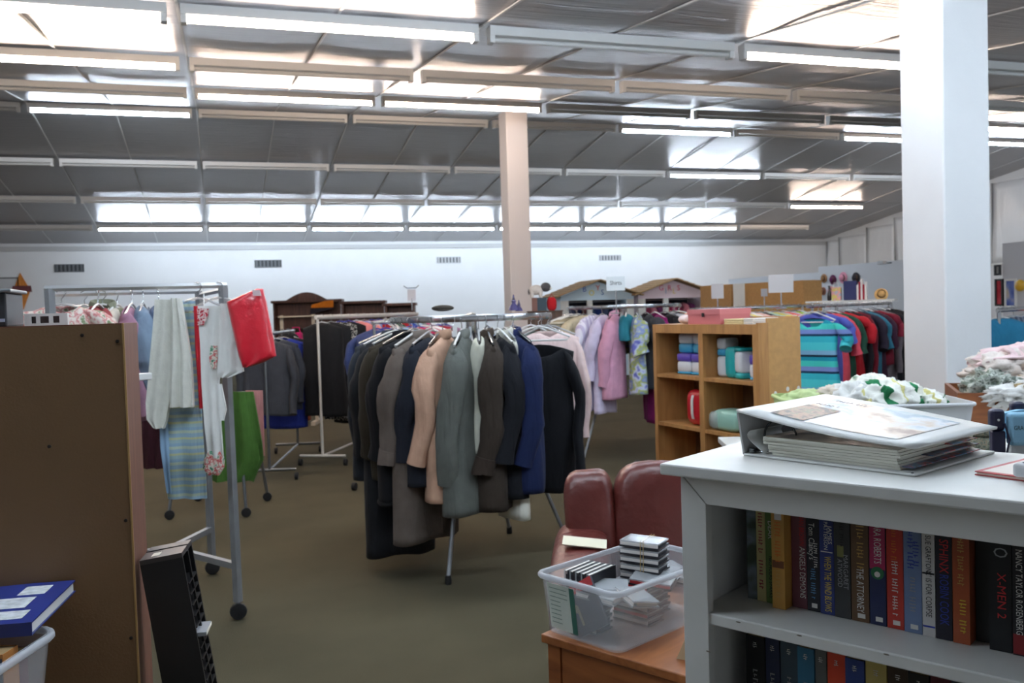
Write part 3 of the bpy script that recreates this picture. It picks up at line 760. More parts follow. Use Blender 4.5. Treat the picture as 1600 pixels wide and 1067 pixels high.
run = cloth_rows('table_runner', 'long white embroidered table runner on the rack end', 'linen', [(478, 310, 348), (540, 314, 344), (600, 316, 342), (660, 320, 345), (715, 326, 349)], 4.31, linen, .014, .010, 3, seed=6)
cloth_rows('ragged_edge', '', '', [(600, 338, 346), (640, 340, 354), (657, 344, 350)], 4.31, linen, .012, .006, 2, parent=None, seed=7)
rg = bpy.data.objects['ragged_edge']; rg.parent = run; rg.location = rg.location-run.location
MB().tube([Vector((-.03, .0, -.01)), Vector((-.03, .10, .06)), Vector((-.05, .20, HR-run.location.z))], .002, 6).build('hanging_loop', linen, run)
emb = blotch('christmas_print', [(.36, (60, 120, 90)), (.44, (226, 220, 206)), (.52, (190, 40, 52)), (.58, (232, 226, 214)), (.66, (80, 140, 110))], 34, seed=4)
e1 = cloth_rows('embroidery', '', '', [(540, 329, 339), (560, 327, 340), (576, 330, 338)], 4.298, emb, .006, 0, 1, seed=8); e1.parent = run; e1.location = e1.location-run.location
e2 = cloth_rows('embroidery', '', '', [(482, 308, 326), (495, 309, 325), (508, 309, 318)], 4.295, blotch('red_check_print', [(.4, (190, 40, 60)), (.5, (236, 228, 222)), (.6, (170, 30, 50))], 60, seed=5), .006, 0, 1, seed=8); e2.parent = run; e2.location = e2.location-run.location
mi = cloth_rows('printed_end', '', '', [(704, 326, 344), (715, 320, 350), (730, 318, 350), (742, 326, 343)], 4.318, emb, .02, .004, 2, bulge=.012, seed=9); mi.parent = run; mi.location = mi.location-run.location
cloth_rows('napkin', 'folded white napkins pinned beside the red package', 'linen', [(474, 345, 362), (500, 344, 374), (530, 343, 381), (545, 343, 376), (560, 343, 379), (580, 342, 382), (590, 342, 358)], 4.29, linen, .018, .012, 4, seed=10)
redp = M('red_plastic_wrap', (212, 36, 52), .32, bump=(22, .3, .02), coat=.3)
pk = cloth_rows('plastic_package', 'bright red plastic wrapped package hanging at the rack corner', 'package', [(451, 402, 411), (462, 376, 413), (472, 355, 416), (500, 361, 421), (530, 368, 427), (556, 374, 431), (566, 378, 412), (574, 381, 388)], 4.26, redp, .02, .006, 3, bulge=.03, seed=11)
cloth_rows('price_sticker', '', '', [(453, 394, 406), (462, 396, 408)], 4.215, M('sticker', (214, 190, 192), .4), .004, 0, 1, seed=12)
ps = bpy.data.objects['price_sticker']; ps.parent = pk; ps.location = ps.location-pk.location
for nm, (x, y, z) in (('upper', (-.10, 4.60, HR+.0)), ('lower', (.0, 4.6, HR))):
    hanger((x, y+.055, z-.005), R(-20), 'clear hanger on the rack end above the %s' % ('cream towels' if nm == 'upper' else 'white linens'), clear_h, .13)

# ---- low rolling stand with draped cloths behind it
lw = thing('low_rolling_stand', 'low steel rolling stand under the green cloth', 'stand', (-.05, 7.45, 0))
def rl(p): return Vector(p)-Vector((-.05, 7.45, 0))
for (x, y, tx, ty) in [(-.42, 7.22, -.3, 7.35), (.31, 7.59, .2, 7.5), (.13, 7.05, .1, 7.25), (-.23, 7.85, -.2, 7.65)]:
    p = MB().tube([rl((x, y, .07)), rl((tx, ty, .9))], .013, 8).build('leg', steel, lw, smooth=60)
    MB().lathe([(.012, -.016), (.036, -.014), (.038, 0), (.036, .014), (.012, .016)], 12, rl((x, y, .038)), Matrix.Rotation(R(90), 4, 'X')).build('caster', black_rub, p, smooth=50)
MB().tube([rl((-.32, 7.32, .9)), rl((.22, 7.30, .9)), rl((.22, 7.55, .9)), rl((-.32, 7.6, .9))], .013, 8, closed=True).build('top_frame', steel, lw, smooth=60)
cloth_rows('tablecloth', 'green cloth draped over the low stand behind the post', 'tablecloth', [(612, 322, 395), (640, 322, 400), (690, 322, 409), (718, 322, 412), (735, 322, 404), (752, 324, 398)], 6.85, fab((74, 112, 48)), .02, .045, 5, seed=20)
cloth_rows('towel', 'dusty pink towel hanging behind the green cloth', 'towel', [(610, 384, 410), (650, 386, 411), (712, 400, 413)], 7.25, fab((190, 130, 126)), .015, .012, 2, seed=21)
cloth_rows('tablecloth', 'dark maroon cloth hanging beside the brown shelf', 'tablecloth', [(600, 222, 262), (660, 222, 258), (732, 222, 254)], 7.0, fab((58, 26, 34)), .02, .02, 4, seed=22)
tipc = P(238, 582, 3.9)
bx = thing('narrow_stand', 'white narrow stand with pointed end behind the brown shelf', 'table', (tipc.x, tipc.y, 0))
MB().hexa([(-.9, -.12, tipc.z-.03), (-.12, -.12, tipc.z-.03), (0, .0, tipc.z-.03), (-.9, .12, tipc.z-.03)], [(-.9, -.12, tipc.z), (-.12, -.12, tipc.z), (0, .0, tipc.z), (-.9, .12, tipc.z)]).build('top', white_plastic, bx, bevel=.004)
for sx in (-.85, -.4):
    for sy in (-.09, .06): MB().tube([(sx, sy, 0), (sx, sy, tipc.z-.03)], .012, 8).build('leg', steel, bx, smooth=60)

# ------------------------------------------------------------------ brown shelf unit at left, seen from its back
sx1 = PY(206, 800, 2.45).x; sy0, sy1 = 2.45, 2.84
hb = M('brown_hardboard', (120, 90, 58), .6, noise=(1.2, .10, 5), bump=(160, .12, .004))
sidew = wood('reddish_veneer', (104, 66, 50), (124, 82, 64), 5, .6)
sh = thing('shelf_unit', 'tall brown shelf unit seen from its hardboard back', 'shelf', (sx1-.6, (sy0+sy1)/2, 0))
W2, D2, HS = .6, (sy1-sy0)/2, 1.497
box(-W2, W2-.004, -D2, -D2+.006, .02, HS-.003).build('back_panel', hb, sh)
for x in (-W2, W2-.02): box(x, x+.02, -D2+.007, D2, 0, HS).build('side_panel', sidew, sh)
box(W2-.0035, W2+.001, -D2-.001, -D2+.0065, 0, HS).build('edge_strip', M('raw_board_edge', (176, 140, 86), .7), sh)
box(-W2+.021, W2-.021, -D2+.007, D2, HS-.022, HS).build('top_board', sidew, sh)
for z in (.06, .42, .78, 1.14): box(-W2+.021, W2-.021, -D2+.008, D2, z, z+.02).build('shelf_board', sidew, sh)
for (a, b) in ((.585, 1.452), (.505, 1.47), (.42, 1.2), (.22, 1.32), (.585, .7), (.585, 1.0)):
    MB().lathe([(.0045, 0), (.0045, .0015), (.002, .0022)], 8, (a, -D2-.0005, b), Matrix.Rotation(R(90), 4, 'X')).build('screw', M('dark_screw', (40, 34, 30), .4, .5), sh)
# things on top of it
top = HS
st = thing('stereo', 'small grey and black stereo on the brown shelf', 'stereo', (PY(5, 500, 2.6).x-.05, 2.62, top))
box(-.09, .075, -.1, .1, 0, .085).build('body', M('stereo_grey', (58, 62, 66), .45), st, bevel=.004)
box(-.092, .087, -.105, .1, .085, .094).build('lid', M('stereo_silver', (130, 134, 140), .35, .3), st, bevel=.003)
box(-.02, .06, -.104, -.099, .03, .062).build('display', M('dark_display', (34, 40, 42), .2), st)
box(.0, .07, -.104, -.099, .012, .02).build('trim_bar', M('pale_trim', (170, 178, 200), .4), st)
fr0 = PY(37, 505, 2.6).x; fr1 = PY(105, 503, 2.6).x
mp_ = thing('photo_frame_strip', 'low white strip frame with three dark windows on the shelf', 'frame', ((fr0+fr1)/2, 2.62, top))
fw_ = (fr1-fr0)/2
mb = MB().box(-fw_, fw_, -.012, .012, 0, .006).box(-fw_, fw_, -.012, .012, .024, .031)
for (a, b) in ((-fw_, -fw_*.68), (-fw_*.46, -fw_*.28), (.13*fw_, .32*fw_), (.62*fw_, fw_)): mb.box(a, b, -.012, .012, .006, .024)
mb.build('frame', white_plastic, mp_)
for (a, b) in ((-.68, -.46), (-.28, .13), (.32, .62)): box(a*fw_, b*fw_, -.006, .008, .006, .024).build('window', M('dark_brown_pane', (58, 42, 42), .3), mp_)

# ---- black media rack leaning on the shelf side
pA = PY(250, 850, 2.42)
tw = thing('media_rack', 'black plastic media rack leaning against the brown shelf', 'rack', (sx1+.19, 2.52, 0)); tw.rotation_euler = (0, R(-7.5), R(-8))
TH = .89
box(-.055, .05, -.07, -.06, 0, TH).build('front_panel', blackp, tw)
box(-.055, -.045, -.06, .07, 0, TH).build('side_panel', blackp, tw)
box(-.045, .05, .06, .07, 0, TH).build('back_panel', blackp, tw)
box(-.055, .05, -.07, .07, TH, TH+.012).build('top_cap', M('dark_grey_plastic', (62, 58, 60), .4), tw)
box(-.03, -.01, -.05, -.015, TH+.012, TH+.0128).build('label_sticker', paper, tw)
box(-.055, .05, .012, .016, TH+.012, TH+.014).build('groove', black_rub, tw)
for q in range(28): box(-.04, .052, -.058, .058, .03+q*.029, .034+q*.029).build('slot_rib', blackp, tw)
box(.046, .052, -.005, .005, 0, TH).build('centre_rib', blackp, tw)
cdm = M('mirror_disc', (196, 200, 206), .12, .9)
cd1 = thing('disc_case', 'clear disc case stuck in the black media rack', 'disc case', tw.matrix_basis @ Vector((.035, -.03, .676)), R(-8))
box(-.06, .035, -.028, .06, 0, .010).build('case', M('case_plastic', (180, 184, 190), .15, .2), cd1)
box(.0355, .037, -.026, .058, .001, .009).build('spine_paper', paper, cd1)

# ------------------------------------------------------------------ bin of books at lower left
tbl = thing('low_table', 'low wooden table under the bin at lower left', 'table', (-.72, 1.62, 0), R(-20))
box(-.35, .35, -.28, .3, .52, .55).build('table_top', wood('table_oak', (120, 80, 46), (160, 112, 66)), tbl, bevel=.004)
for a in (-.31, .27):
    for b in (-.24, .22): box(a, a+.04, b, b+.04, 0, .52).build('leg', wood('table_oak', (0, 0, 0), (0, 0, 0)), tbl)
clear_bin = M('frosted_plastic', (224, 228, 232), .3, alpha=.24, spec=.5)
clear_rim = M('frosted_rim', (216, 220, 226), .35, alpha=.5, spec=.4)
def tub(name, label, loc, rz, L, Wd, H, taper=.88, rim=.014, mat=clear_bin, rmat=clear_rim, wall=.003, cr=.03):
    o = thing(name, label, 'storage bin', loc, rz)
    def outline(a, b, z, r):
        pts = []
        for (cx, cy, a0) in ((a-r, b-r, 0), (-(a-r), b-r, 90), (-(a-r), -(b-r), 180), (a-r, -(b-r), 270)):
            for q in range(5): t = R(a0+22.5*q); pts.append(Vector((cx+r*math.cos(t), cy+r*math.sin(t), z)))
        return pts
    mb = MB(); rings = []
    A, B = L/2, Wd/2
    for (s, z, ins) in ((taper, 0, 0), (taper+(1-taper)*.5, H*.5, 0), (1, H, 0), (1, H, wall), (taper, wall, wall)):
        ring = []
        for p in outline(A*s-ins, B*s-ins, z, cr): ring.append(len(mb.v)); mb.v.append(p)
        rings.append(ring)
    for a, b in zip(rings[:-1], rings[1:]): mb.quad_strip(a, b)
    mb.f.append(tuple(rings[0])); mb.f.append(tuple(rings[-1]))
    mb.build('body', mat, o, smooth=40)
    mb = MB(); pts = outline(A+rim*.3, B+rim*.3, H-rim*.6, cr+.004); mb.tube(pts, rim*.62, 8, closed=True, up=(0, 0, 1), sq=(1.0, .8)); mb.build('rim', rmat, o, smooth=60)
    return o
rimz = .28
cR, cL_ = PZ(92, 978, .832), PZ(0, 1038, .832)
ba = math.atan2((cR-cL_).y, (cR-cL_).x)
BN = Fr((0, 0, 0), ba); BN = Fr(tuple((Vector((cR.x, cR.y, 0))+BN.w(-.24, .17, 0))[:2])+(.551,), ba)
tub('storage_bin', 'frosted plastic bin full of books at lower left corner', BN.w(0, 0, .0005), BN.rz, .48, .34, rimz, .86, cr=.05)
tbl.location = BN.w(0, 0, 0)[:2]+(0,) if False else (BN.loc.x, BN.loc.y, 0); tbl.rotation_euler = (0, 0, BN.rz)
def book(name, label, loc, rz, t, h, d, cover, pagem=paper, texts=(), group=None, hard=False, rot=None, cat='book'):
    """stands upright: x = thickness, spine faces -y, z up"""
    o = thing(name, label, cat, loc, rz, group)
    if rot is not None: o.rotation_euler = rot
    c = .0012 if not hard else .003; ov = 0 if not hard else .003
    mb = MB().box(0, c, 0, d, 0, h).box(t-c, t, 0, d, 0, h).box(c, t-c, 0, c, 0, h)
    mb.build('cover', cover, o)
    box(c, t-c, c, d-.001-ov, ov, h-.001-ov).build('page_block', pagem, o)
    for (txt, size, x, zc_, fit, mt) in texts:
        mtx = Matrix(((0, 1, 0, x), (0, 0, -1, -.0010), (-1, 0, 0, zc_), (0, 0, 0, 1)))
        if txt.startswith('#'): marks(int(txt[1:]), size, fit or size, mt, o, mtx, len(label))
        else: text_part(txt, size, mt, o, mtx, 'spine_lettering', fit)
    return o
def marks(n, size, fit, mat, parent, mtx, seed=0):
    """print too small to read: a run of short strokes"""
    rnd = random.Random(seed*7+n); mb = MB(); st = fit/n
    for q in range(n):
        if n > 6 and q % 6 == 5: continue
        h0 = size*rnd.uniform(.45, .75); x = -fit/2+q*st
        mb.box(x, x+st*.3, -h0/2, h0/2, 0, .0003, mtx)
        if rnd.random() < .6: zz = rnd.uniform(-h0/2, h0/2-.001); mb.box(x, x+st*.75, zz, zz+.0011, 0, .0003, mtx)
    return mb.build('spine_lettering', mat, parent)
tan_pages = M('aged_pages', (150, 124, 84), .85, noise=(60, .15), stretch=(6, .3, .3))
cols = [((34, 36, 40), 'black'), ((60, 62, 66), 'dark grey'), ((150, 132, 84), 'olive tan'), ((206, 204, 190), 'off-white'), ((30, 34, 52), 'midnight blue'), ((196, 132, 70), 'orange brown'), ((112, 60, 70), 'maroon')]
xq = -.10
for i, (c, n) in enumerate(cols):
    t = .03+.012*(i % 3)
    book('book', '%s book standing in the bin at lower left' % n, BN.w(xq, -.12, .006), BN.rz, t, .245+.008*(i % 3), .2, M('cover_%s' % n.replace(' ', '_'), c, .4), tan_pages, group='books in the lower left bin'); xq += t+.003
# big blue illustrated book lying over the rim
bl = M('blue_book_cover', (38, 52, 122), .3)
cA, cB = PZ(50, 990, .842), PZ(123, 917, .842)
ang = math.atan2((cB-cA).y, (cB-cA).x)
bk = thing('picture_book', 'large blue illustrated hardback lying on the bin of books', 'book', (cA.x, cA.y, .838), ang)
Lb = min(.31, (cB-cA).length); Wb = .25
box(0, Lb, 0, Wb, 0, .003).build('back_cover', bl, bk)
box(0, Lb, 0, Wb, .026, .029).build('front_cover', bl, bk)
box(.004, Lb-.004, .004, Wb-.004, .003, .026).build('page_block', M('white_pages', (226, 228, 226), .8), bk)
box(0, .003, 0, Wb, .003, .026).build('spine', bl, bk)
wht = M('print_grey', (196, 198, 200), .6, noise=(60, .25)); 
for (a, b, c2_, d2_) in ((.03, .09, .03, .11), (.11, .19, .05, .14), (.21, .28, .04, .10), (.05, .13, .15, .23), (.16, .27, .16, .22)):
    p_ = box(a, b, c2_, d2_, .0291, .0296).build('cover_picture', wht, bk)

# ------------------------------------------------------------------ white bookcase, right foreground
BK = Fr(tuple(P(1063, 740, 1.5)[:2])+(0,), R(-59.4))
ZT = PZ(1063, 740, 0) and P(1063, 740, 1.5).z           # underside of the top board
LB, DB = .96, .34
wp = M('chipped_white_paint', (222, 222, 218), .42, noise=(9, .04, 6), bump=(25, .06, .004))
chip = M('paint_chip', (120, 112, 98), .8)
bc = thing('bookcase', 'low white painted bookcase full of paperbacks in the foreground', 'bookcase', BK.loc, BK.rz)
box(-.024, LB+.024, -.026, DB+.02, ZT, ZT+.019).build('top_board', wp, bc, bevel=.003)
box(0, .02, .02, DB, .0, ZT-.0005).build('side_panel', wp, bc)
box(LB-.02, LB, .02, DB, .0, ZT-.0005).build('side_panel', wp, bc)
box(.0205, LB-.0205, DB-.008, DB, .0, ZT-.0005).build('back_panel', wp, bc)
SW, TR = .046, .046
MB().prism([(0, 0), (SW, 0), (SW, ZT-TR), (0, ZT-.0006)], 0, .0195).build('stile', wp, bc, bevel=.0012)
MB().prism([(LB-SW, 0), (LB, 0), (LB, ZT-.0006), (LB-SW, ZT-TR)], 0, .0195).build('stile', wp, bc, bevel=.0012)
MB().prism([(SW+.0022, ZT-TR), (LB-SW-.0022, ZT-TR), (LB-.0025, ZT-.0006), (.0025, ZT-.0006)], 0, .0195).build('top_rail', wp, bc, bevel=.0012)
Z1 = ZT-TR-.180; Z2 = Z1-.235
for z in (Z1, Z2, Z2-.25, .12):
    box(.0205, LB-.0205, .004 if z == Z1 else .004, DB-.009, z-.02, z).build('shelf_board', wp, bc, bevel=.0025)
for (x, y, z) in ((.10, -.0003, Z1-.003), (.20, 0.0035, Z1-.004), (.33, .0035, Z1-.003), (.5, .0035, Z1-.004), (.045, -.0003, .93), (.02, -.0003, .78)):
    MB().ell((x, y, z), (.0045, .0008, .0012), 8, 5).build('paint_chip', chip, bc)
MB().ell((.9, -.0255, ZT+.012), (.01, .001, .003), 8, 5).build('paint_chip', chip, bc)

def ink(n, c): return M('ink_'+n, c, .5)
I_w, I_bk, I_gold, I_red, I_blue, I_grn, I_yel, I_grey = ink('white', (216, 214, 208)), ink('black', (26, 26, 30)), ink('gold', (190, 150, 80)), ink('red', (190, 40, 44)), ink('blue', (50, 66, 160)), ink('green', (40, 110, 70)), ink('yellow', (212, 186, 60)), ink('grey', (150, 152, 154))
I_lb = ink('light_blue', (96, 150, 196)); I_or = ink('orange', (206, 110, 40)); I_pink = ink('dark_red', (150, 56, 60))
def cov(n, c, **k): return M('cover_'+n, c, .38, noise=(30, .06), **k)
H = .175
books = [  # thickness, height, colour name, colour, set back, texts (txt, size, x fraction, z, fit)
 (.020, .176, 'grey green landscape', blotch('cover_landscape', [(.4, (70, 84, 70)), (.55, (120, 132, 140)), (.7, (90, 96, 90))], 22, .4, 4, spec=.4), .004, [('#4', .012, .5, .16, .014, I_bk)]),
 (.019, .174, 'sand coloured', cov('sand', (196, 184, 128)), .002, [('#14', .012, .5, .115, .07, I_pink), ('#9', .011, .5, .045, .05, I_pink)]),
 (.021, .172, 'leaf green', cov('leaf', (96, 124, 58)), .0, [('DEAR', .012, .5, .125, .03, I_w), ('NICHOLAS SPARKS', .010, .5, .045, .07, I_bk)]),
 (.026, .170, 'ochre yellow', cov('ochre', (192, 142, 66)), -.018, [('#13', .014, .5, .11, .07, I_or), ('#8', .012, .5, .04, .05, I_gold)]),
 (.030, .178, 'dark maroon', cov('maroon', (86, 30, 36)), .006, [('DAN BROWN', .012, .7, .13, .05, I_red), ('ANGELS DEMONS', .014, .72, .06, .085, I_w)]),
 (.025, .170, 'black military thriller', cov('night', (24, 26, 34)), .004, [("Tom Clancy's", .014, .4, .115, .06, I_w), ('#12', .009, .72, .09, .045, I_w), ('#13', .012, .5, .045, .05, I_lb)]),
 (.027, .172, 'royal blue', cov('royal', (44, 56, 116)), .002, [('JAMES', .009, .75, .13, .03, I_w), ('PATTERSON', .009, .45, .128, .045, I_w), ('WHEN THE WIND BLOWS', .016, .55, .05, .09, I_yel)]),
 (.030, .174, 'charcoal literary', cov('charcoal', (56, 57, 58)), .0, [('MARGARET', .011, .72, .075, .055, I_grey), ('ATWOOD', .011, .35, .072, .045, I_grey), ('#12', .009, .5, .135, .05, I_bk)]),
 (.032, .172, 'brown legal thriller', cov('brown', (98, 72, 48)), .0, [('#14', .016, .55, .12, .075, I_gold), ('THE ATTORNEY', .016, .5, .05, .07, I_w)]),
 (.029, .172, 'magenta and navy', cov('navy', (34, 42, 78)), .0, [('NORA ROBERTS', .016, .5, .132, .07, I_w)]),
 (.029, .176, 'bright red', cov('scarlet', (186, 56, 44)), .0, [('#15', .012, .45, .13, .06, I_or), ('#19', .013, .5, .062, .085, I_w)]),
 (.030, .174, 'pale blue', cov('powder', (112, 132, 168)), -.002, [('#11', .013, .4, .125, .06, I_blue), ('#8', .013, .7, .12, .04, I_blue), ('#12', .014, .5, .055, .06, I_grey)]),
 (.021, .172, 'white mystery', cov('white', (206, 204, 200)), -.004, [('SUE GRAFTON', .011, .5, .125, .055, I_bk), ("'C' IS FOR CORPSE", .012, .5, .065, .07, I_bk)]),
 (.026, .172, 'black medical thriller', cov('ink', (28, 28, 40)), -.004, [('SPHINX', .018, .5, .125, .05, I_red), ('ROBIN COOK', .018, .5, .06, .075, I_blue)]),
 (.027, .172, 'burnt orange', cov('orange', (158, 76, 42)), -.006, [('#16', .012, .5, .12, .07, I_gold), ('#10', .013, .6, .04, .05, I_yel)]),
 (.026, .165, 'plain black', cov('plainblack', (22, 22, 24)), .02, []),
 (.034, .178, 'black comic film', cov('coal', (20, 22, 26)), -.004, [('X-MEN 2', .016, .55, .08, .065, I_red), ('O', .026, .5, .142, .014, I_grey)]),
 (.028, .174, 'black and red', cov('jet', (26, 24, 28)), -.006, [('NANCY TAYLOR ROSENBERG', .012, .35, .09, .12, I_w)]),
 (.03, .17, 'dark amber', cov('amber', (96, 66, 34)), 0, [('#12', .016, .5, .09, .06, I_yel)]),
 (.03, .172, 'deep green', cov('forest', (34, 64, 48)), 0, []),
 (.03, .17, 'dusty blue', cov('dusty', (80, 96, 120)), 0, []),
]
xq = .062; G9 = 'paperbacks on the upper shelf of the white bookcase'
SB = .105
for i, (t, h, n, mt, off, tx) in enumerate(books):
    t *= .85
    if xq+t > LB-.03: break
    tt = [(a, s_, f*t, z, fit, m_) for (a, s_, f, z, fit, m_) in tx]
    bko = book('paperback', '%s paperback, %s from left on the upper bookcase shelf' % (n, ORD[i]), BK.w(xq, SB+off, Z1+.0005), BK.rz, t, h, .106, mt, tan_pages, tt, G9)
    if n == 'magenta and navy':
        box(.0005, t-.0005, -.0006, 0, .088, h-.001).build('spine_band', M('magenta_band', (170, 42, 86), .4), bko)
        MB().lathe([(.010, 0), (.010, .0008)], 16, (t/2, -.0005, .082), Matrix.Rotation(R(90), 4, 'X')).build('spine_emblem', I_grn, bko)
        MB().lathe([(.0045, 0), (.0045, .0005)], 12, (t/2, -.0013, .080), Matrix.Rotation(R(90), 4, 'X')).build('spine_emblem', I_w, bko)
    if n == 'black and red':
        box(.0005, t-.0005, -.0006, 0, .002, .03).build('spine_band', M('red_band', (130, 30, 34), .4), bko)
        box(.0005, t-.0005, -.0006, 0, .155, h-.001).build('spine_band', M('red_band', (130, 30, 34), .4), bko)
    if n == 'white mystery':
        box(.0005, t-.0005, -.0006, 0, .094, .0965).build('spine_band', I_bk, bko); box(.0005, t-.0005, -.0006, 0, .014, .0165).build('spine_band', I_blue, bko)
    if n == 'ochre yellow':
        box(.001, t-.001, -.0006, 0, .068, .08).build('spine_band', M('brown_band', (110, 62, 36), .4), bko); box(.006, .018, -.0006, 0, .148, .164).build('publisher_mark', I_w, bko)
    if n in ('black military thriller', 'brown legal thriller', 'bright red', 'magenta and navy', 'pale blue'):
        box(t*.35, t*.78, -.0007, 0, .006, .013).build('publisher_mark', I_w, bko)
    if n == 'charcoal literary': box(t*.2, t*.6, -.0007, 0, .098, .116).build('spine_picture', ink('olive', (120, 120, 70)), bko)
    if n == 'royal blue': box(.002, t-.002, -.0007, 0, .101, .1025).build('spine_band', I_w, bko)
    if n == 'grey green landscape': pass
    xq += t+.0015
low = [(.034, 'black', (26, 26, 30), 'II'), (.024, 'navy', (36, 44, 76), 'TIDE'), (.030, 'steel blue', (62, 80, 92), 'DUTCH'), (.028, 'teal blue', (54, 110, 140), 'WIND'), (.018, 'grey and black', (96, 98, 96), 'A'), (.029, 'vermilion', (216, 74, 48), 'KING'), (.030, 'cobalt', (50, 70, 132), 'COVE'), (.032, 'straw yellow', (190, 170, 100), 'GOLD'), (.03, 'coffee brown', (70, 52, 40), 'NIGHT'), (.03, 'ink black', (28, 26, 28), 'HOUR'), (.028, 'wine', (96, 34, 44), 'ROSE'), (.03, 'slate', (70, 76, 84), 'STONE')]
xq = .058
for i, (t, n, c, tx) in enumerate(low):
    o = book('paperback', '%s paperback, %s from left on the lower bookcase shelf' % (n, ORD[i]), BK.w(xq, SB+.002*(i % 3), Z2+.0005), BK.rz, t, .172+.003*((i*7) % 3), .106, cov('low_'+n.replace(' ', '_'), c), tan_pages, [('#9', .013, t*.5, .08, .07, I_grey), ('#3', .010, t*.5, .157, .010, I_w)], 'paperbacks on the lower shelf of the white bookcase')
    xq += t+.0015

# ---- big ring binder on top
zb = ZT+.0195
qA, qB, qC = PZ(1165, 712, zb), PZ(1430, 745, zb), PZ(1500, 705, zb)
BD = Fr((qA.x, qA.y, zb), math.atan2((qB-qA).y, (qB-qA).x))
bw, bd_ = (qB-qA).length, .275
vinyl = M('white_vinyl', (214, 215, 212), .35, noise=(12, .03))
vin_g = M('grey_vinyl', (168, 168, 168), .45)
pageb = M('album_pages', (206, 205, 192), .75, noise=(200, .12), stretch=(.05, .05, 1))
bd = thing('ring_binder', 'thick white ring binder album lying half open on the bookcase', 'binder', BD.loc, BD.rz)
box(-.005, bw, 0, bd_, 0, .004).build('back_cover', vinyl, bd, bevel=.0015)
spn = MB()
spn.hexa([(-.006, 0, .001), (-.006, bd_, .001), (-.002, bd_, .005), (-.002, 0, .005)], [(-.017, 0, .073), (-.017, bd_, .073), (-.013, bd_, .073), (-.013, 0, .073)])
spn.build('spine', vin_g, bd, bevel=.001)
cvr = MB()
def cvf(u, v): return (-.017+(bw+.017)*u+.004*v, bd_*v, .0765-.034*u-.005*math.sin(math.pi*u)+.009*math.sin(math.pi*u)*(v-.2)+.004*v*(1-u))
cvr.grid(cvf, 14, 6); cvr.build('front_cover', vinyl, bd, smooth=60, solid=.004)
art = blotch('cover_art', [(.33, (150, 120, 96)), (.41, (214, 196, 176)), (.5, (224, 226, 230)), (.58, (150, 172, 186)), (.66, (196, 206, 208)), (.74, (120, 132, 120))], 14, .35, 7, 5, .5)
ar = MB(); ar.grid(lambda u, v: Vector(cvf(.14+.72*u, .12+.76*v))+Vector((0, 0, .0028)), 10, 5); ar.build('cover_print', art, bd, smooth=60)
dk = MB(); dk.grid(lambda u, v: Vector(cvf(.14+.2*u-.0*v, .13+.42*v))+Vector((0, 0, .0036)), 4, 4); dk.build('dark_print', blotch('dark_foliage_print', [(.42, (60, 50, 44)), (.52, (150, 120, 96)), (.6, (90, 96, 70))], 60, .4, 3, 4), bd, smooth=60)
for (u_, v_, n_, f_) in ((.15, .62, 7, .045), (.2, .80, 9, .06)):
    c0 = Vector(cvf(u_+.08, v_)); marks(n_, .016, f_, I_bk, bd, Matrix.Translation(c0+Vector((0, 0, .0042))) @ Matrix.Rotation(R(6.5), 4, 'Y'), n_).name = 'cover_script'
# page stack: separate sheets fanned slightly
for q in range(7):
    z0 = .0045+q*.0043; ox = .022+.0012*abs(4-q)+(.006 if q % 3 == 0 else 0); ed = bw-.028-.002*((q*5) % 4)
    mb = MB(); mb.hexa([(ox+.012*math.cos(q*.3), .012+.002*(q % 3), z0), (ed, .012+.001*(q % 2), z0), (ed, bd_-.012, z0), (ox, bd_-.012, z0)], [(ox+.012*math.cos(q*.3), .012+.002*(q % 3), z0+.0038), (ed, .012+.001*(q % 2), z0+.0038), (ed, bd_-.012, z0+.0038), (ox, bd_-.012, z0+.0038)])
    mb.build('page_sheaf', pageb, bd)
box(.03, bw-.034, .014, bd_-.014, .0348, .0352).build('photo_page', blotch('photo_print', [(.4, (196, 176, 150)), (.5, (60, 52, 56)), (.6, (206, 196, 180))], 6, .3, 6, spec=.5), bd)
# curled flyleaf at the spine end and the rings
fl = MB(); fl.grid(lambda u, v: (.03-.038*math.sin(u*2.2)*.9, .012+.1*v+.14*v*0, .006+.048*u-.012*u*u), 8, 2); fl.build('curled_page', vinyl, bd, smooth=60, solid=.0012)
ringm = M('ring_steel', (70, 72, 74), .25, .9)
for y in (.05, .138, .225):
    MB().tube([(.036+.032*math.cos(R(a)), y, .028+.032*math.sin(R(a))) for a in range(-20, 201, 20)], .0018, 8).build('ring', ringm, bd, smooth=60)
box(.0, .03, .02, .255, .004, .008).build('ring_plate', chrome, bd, bevel=.001)
box(.002, .012, .006, .02, .006, .012).build('lever', ringm, bd, bevel=.001)
# photographs poking out on the right side
prt = blotch('strip_print', [(.38, (60, 40, 60)), (.46, (70, 130, 170)), (.54, (190, 70, 50)), (.62, (30, 50, 80)), (.7, (150, 120, 90))], 30, .3, 8, 3, .5)
for q in range(3): MB().hexa([(bw-.05, .02+.07*q, .008+.009*q), (bw-.012-.003*q, .02+.07*q, .008+.009*q), (bw-.012-.003*q, .25, .008+.009*q), (bw-.05, .25, .008+.009*q)], [(bw-.05, .02+.07*q, .0095+.009*q), (bw-.012-.003*q, .02+.07*q, .0095+.009*q), (bw-.012-.003*q, .25, .0095+.009*q), (bw-.05, .25, .0095+.009*q)]).build('loose_print', prt, bd)
MB().lathe([(.002, 0), (.002, .001)], 8, (bw-.006, .004, .004)).build('rivet', ringm, bd)

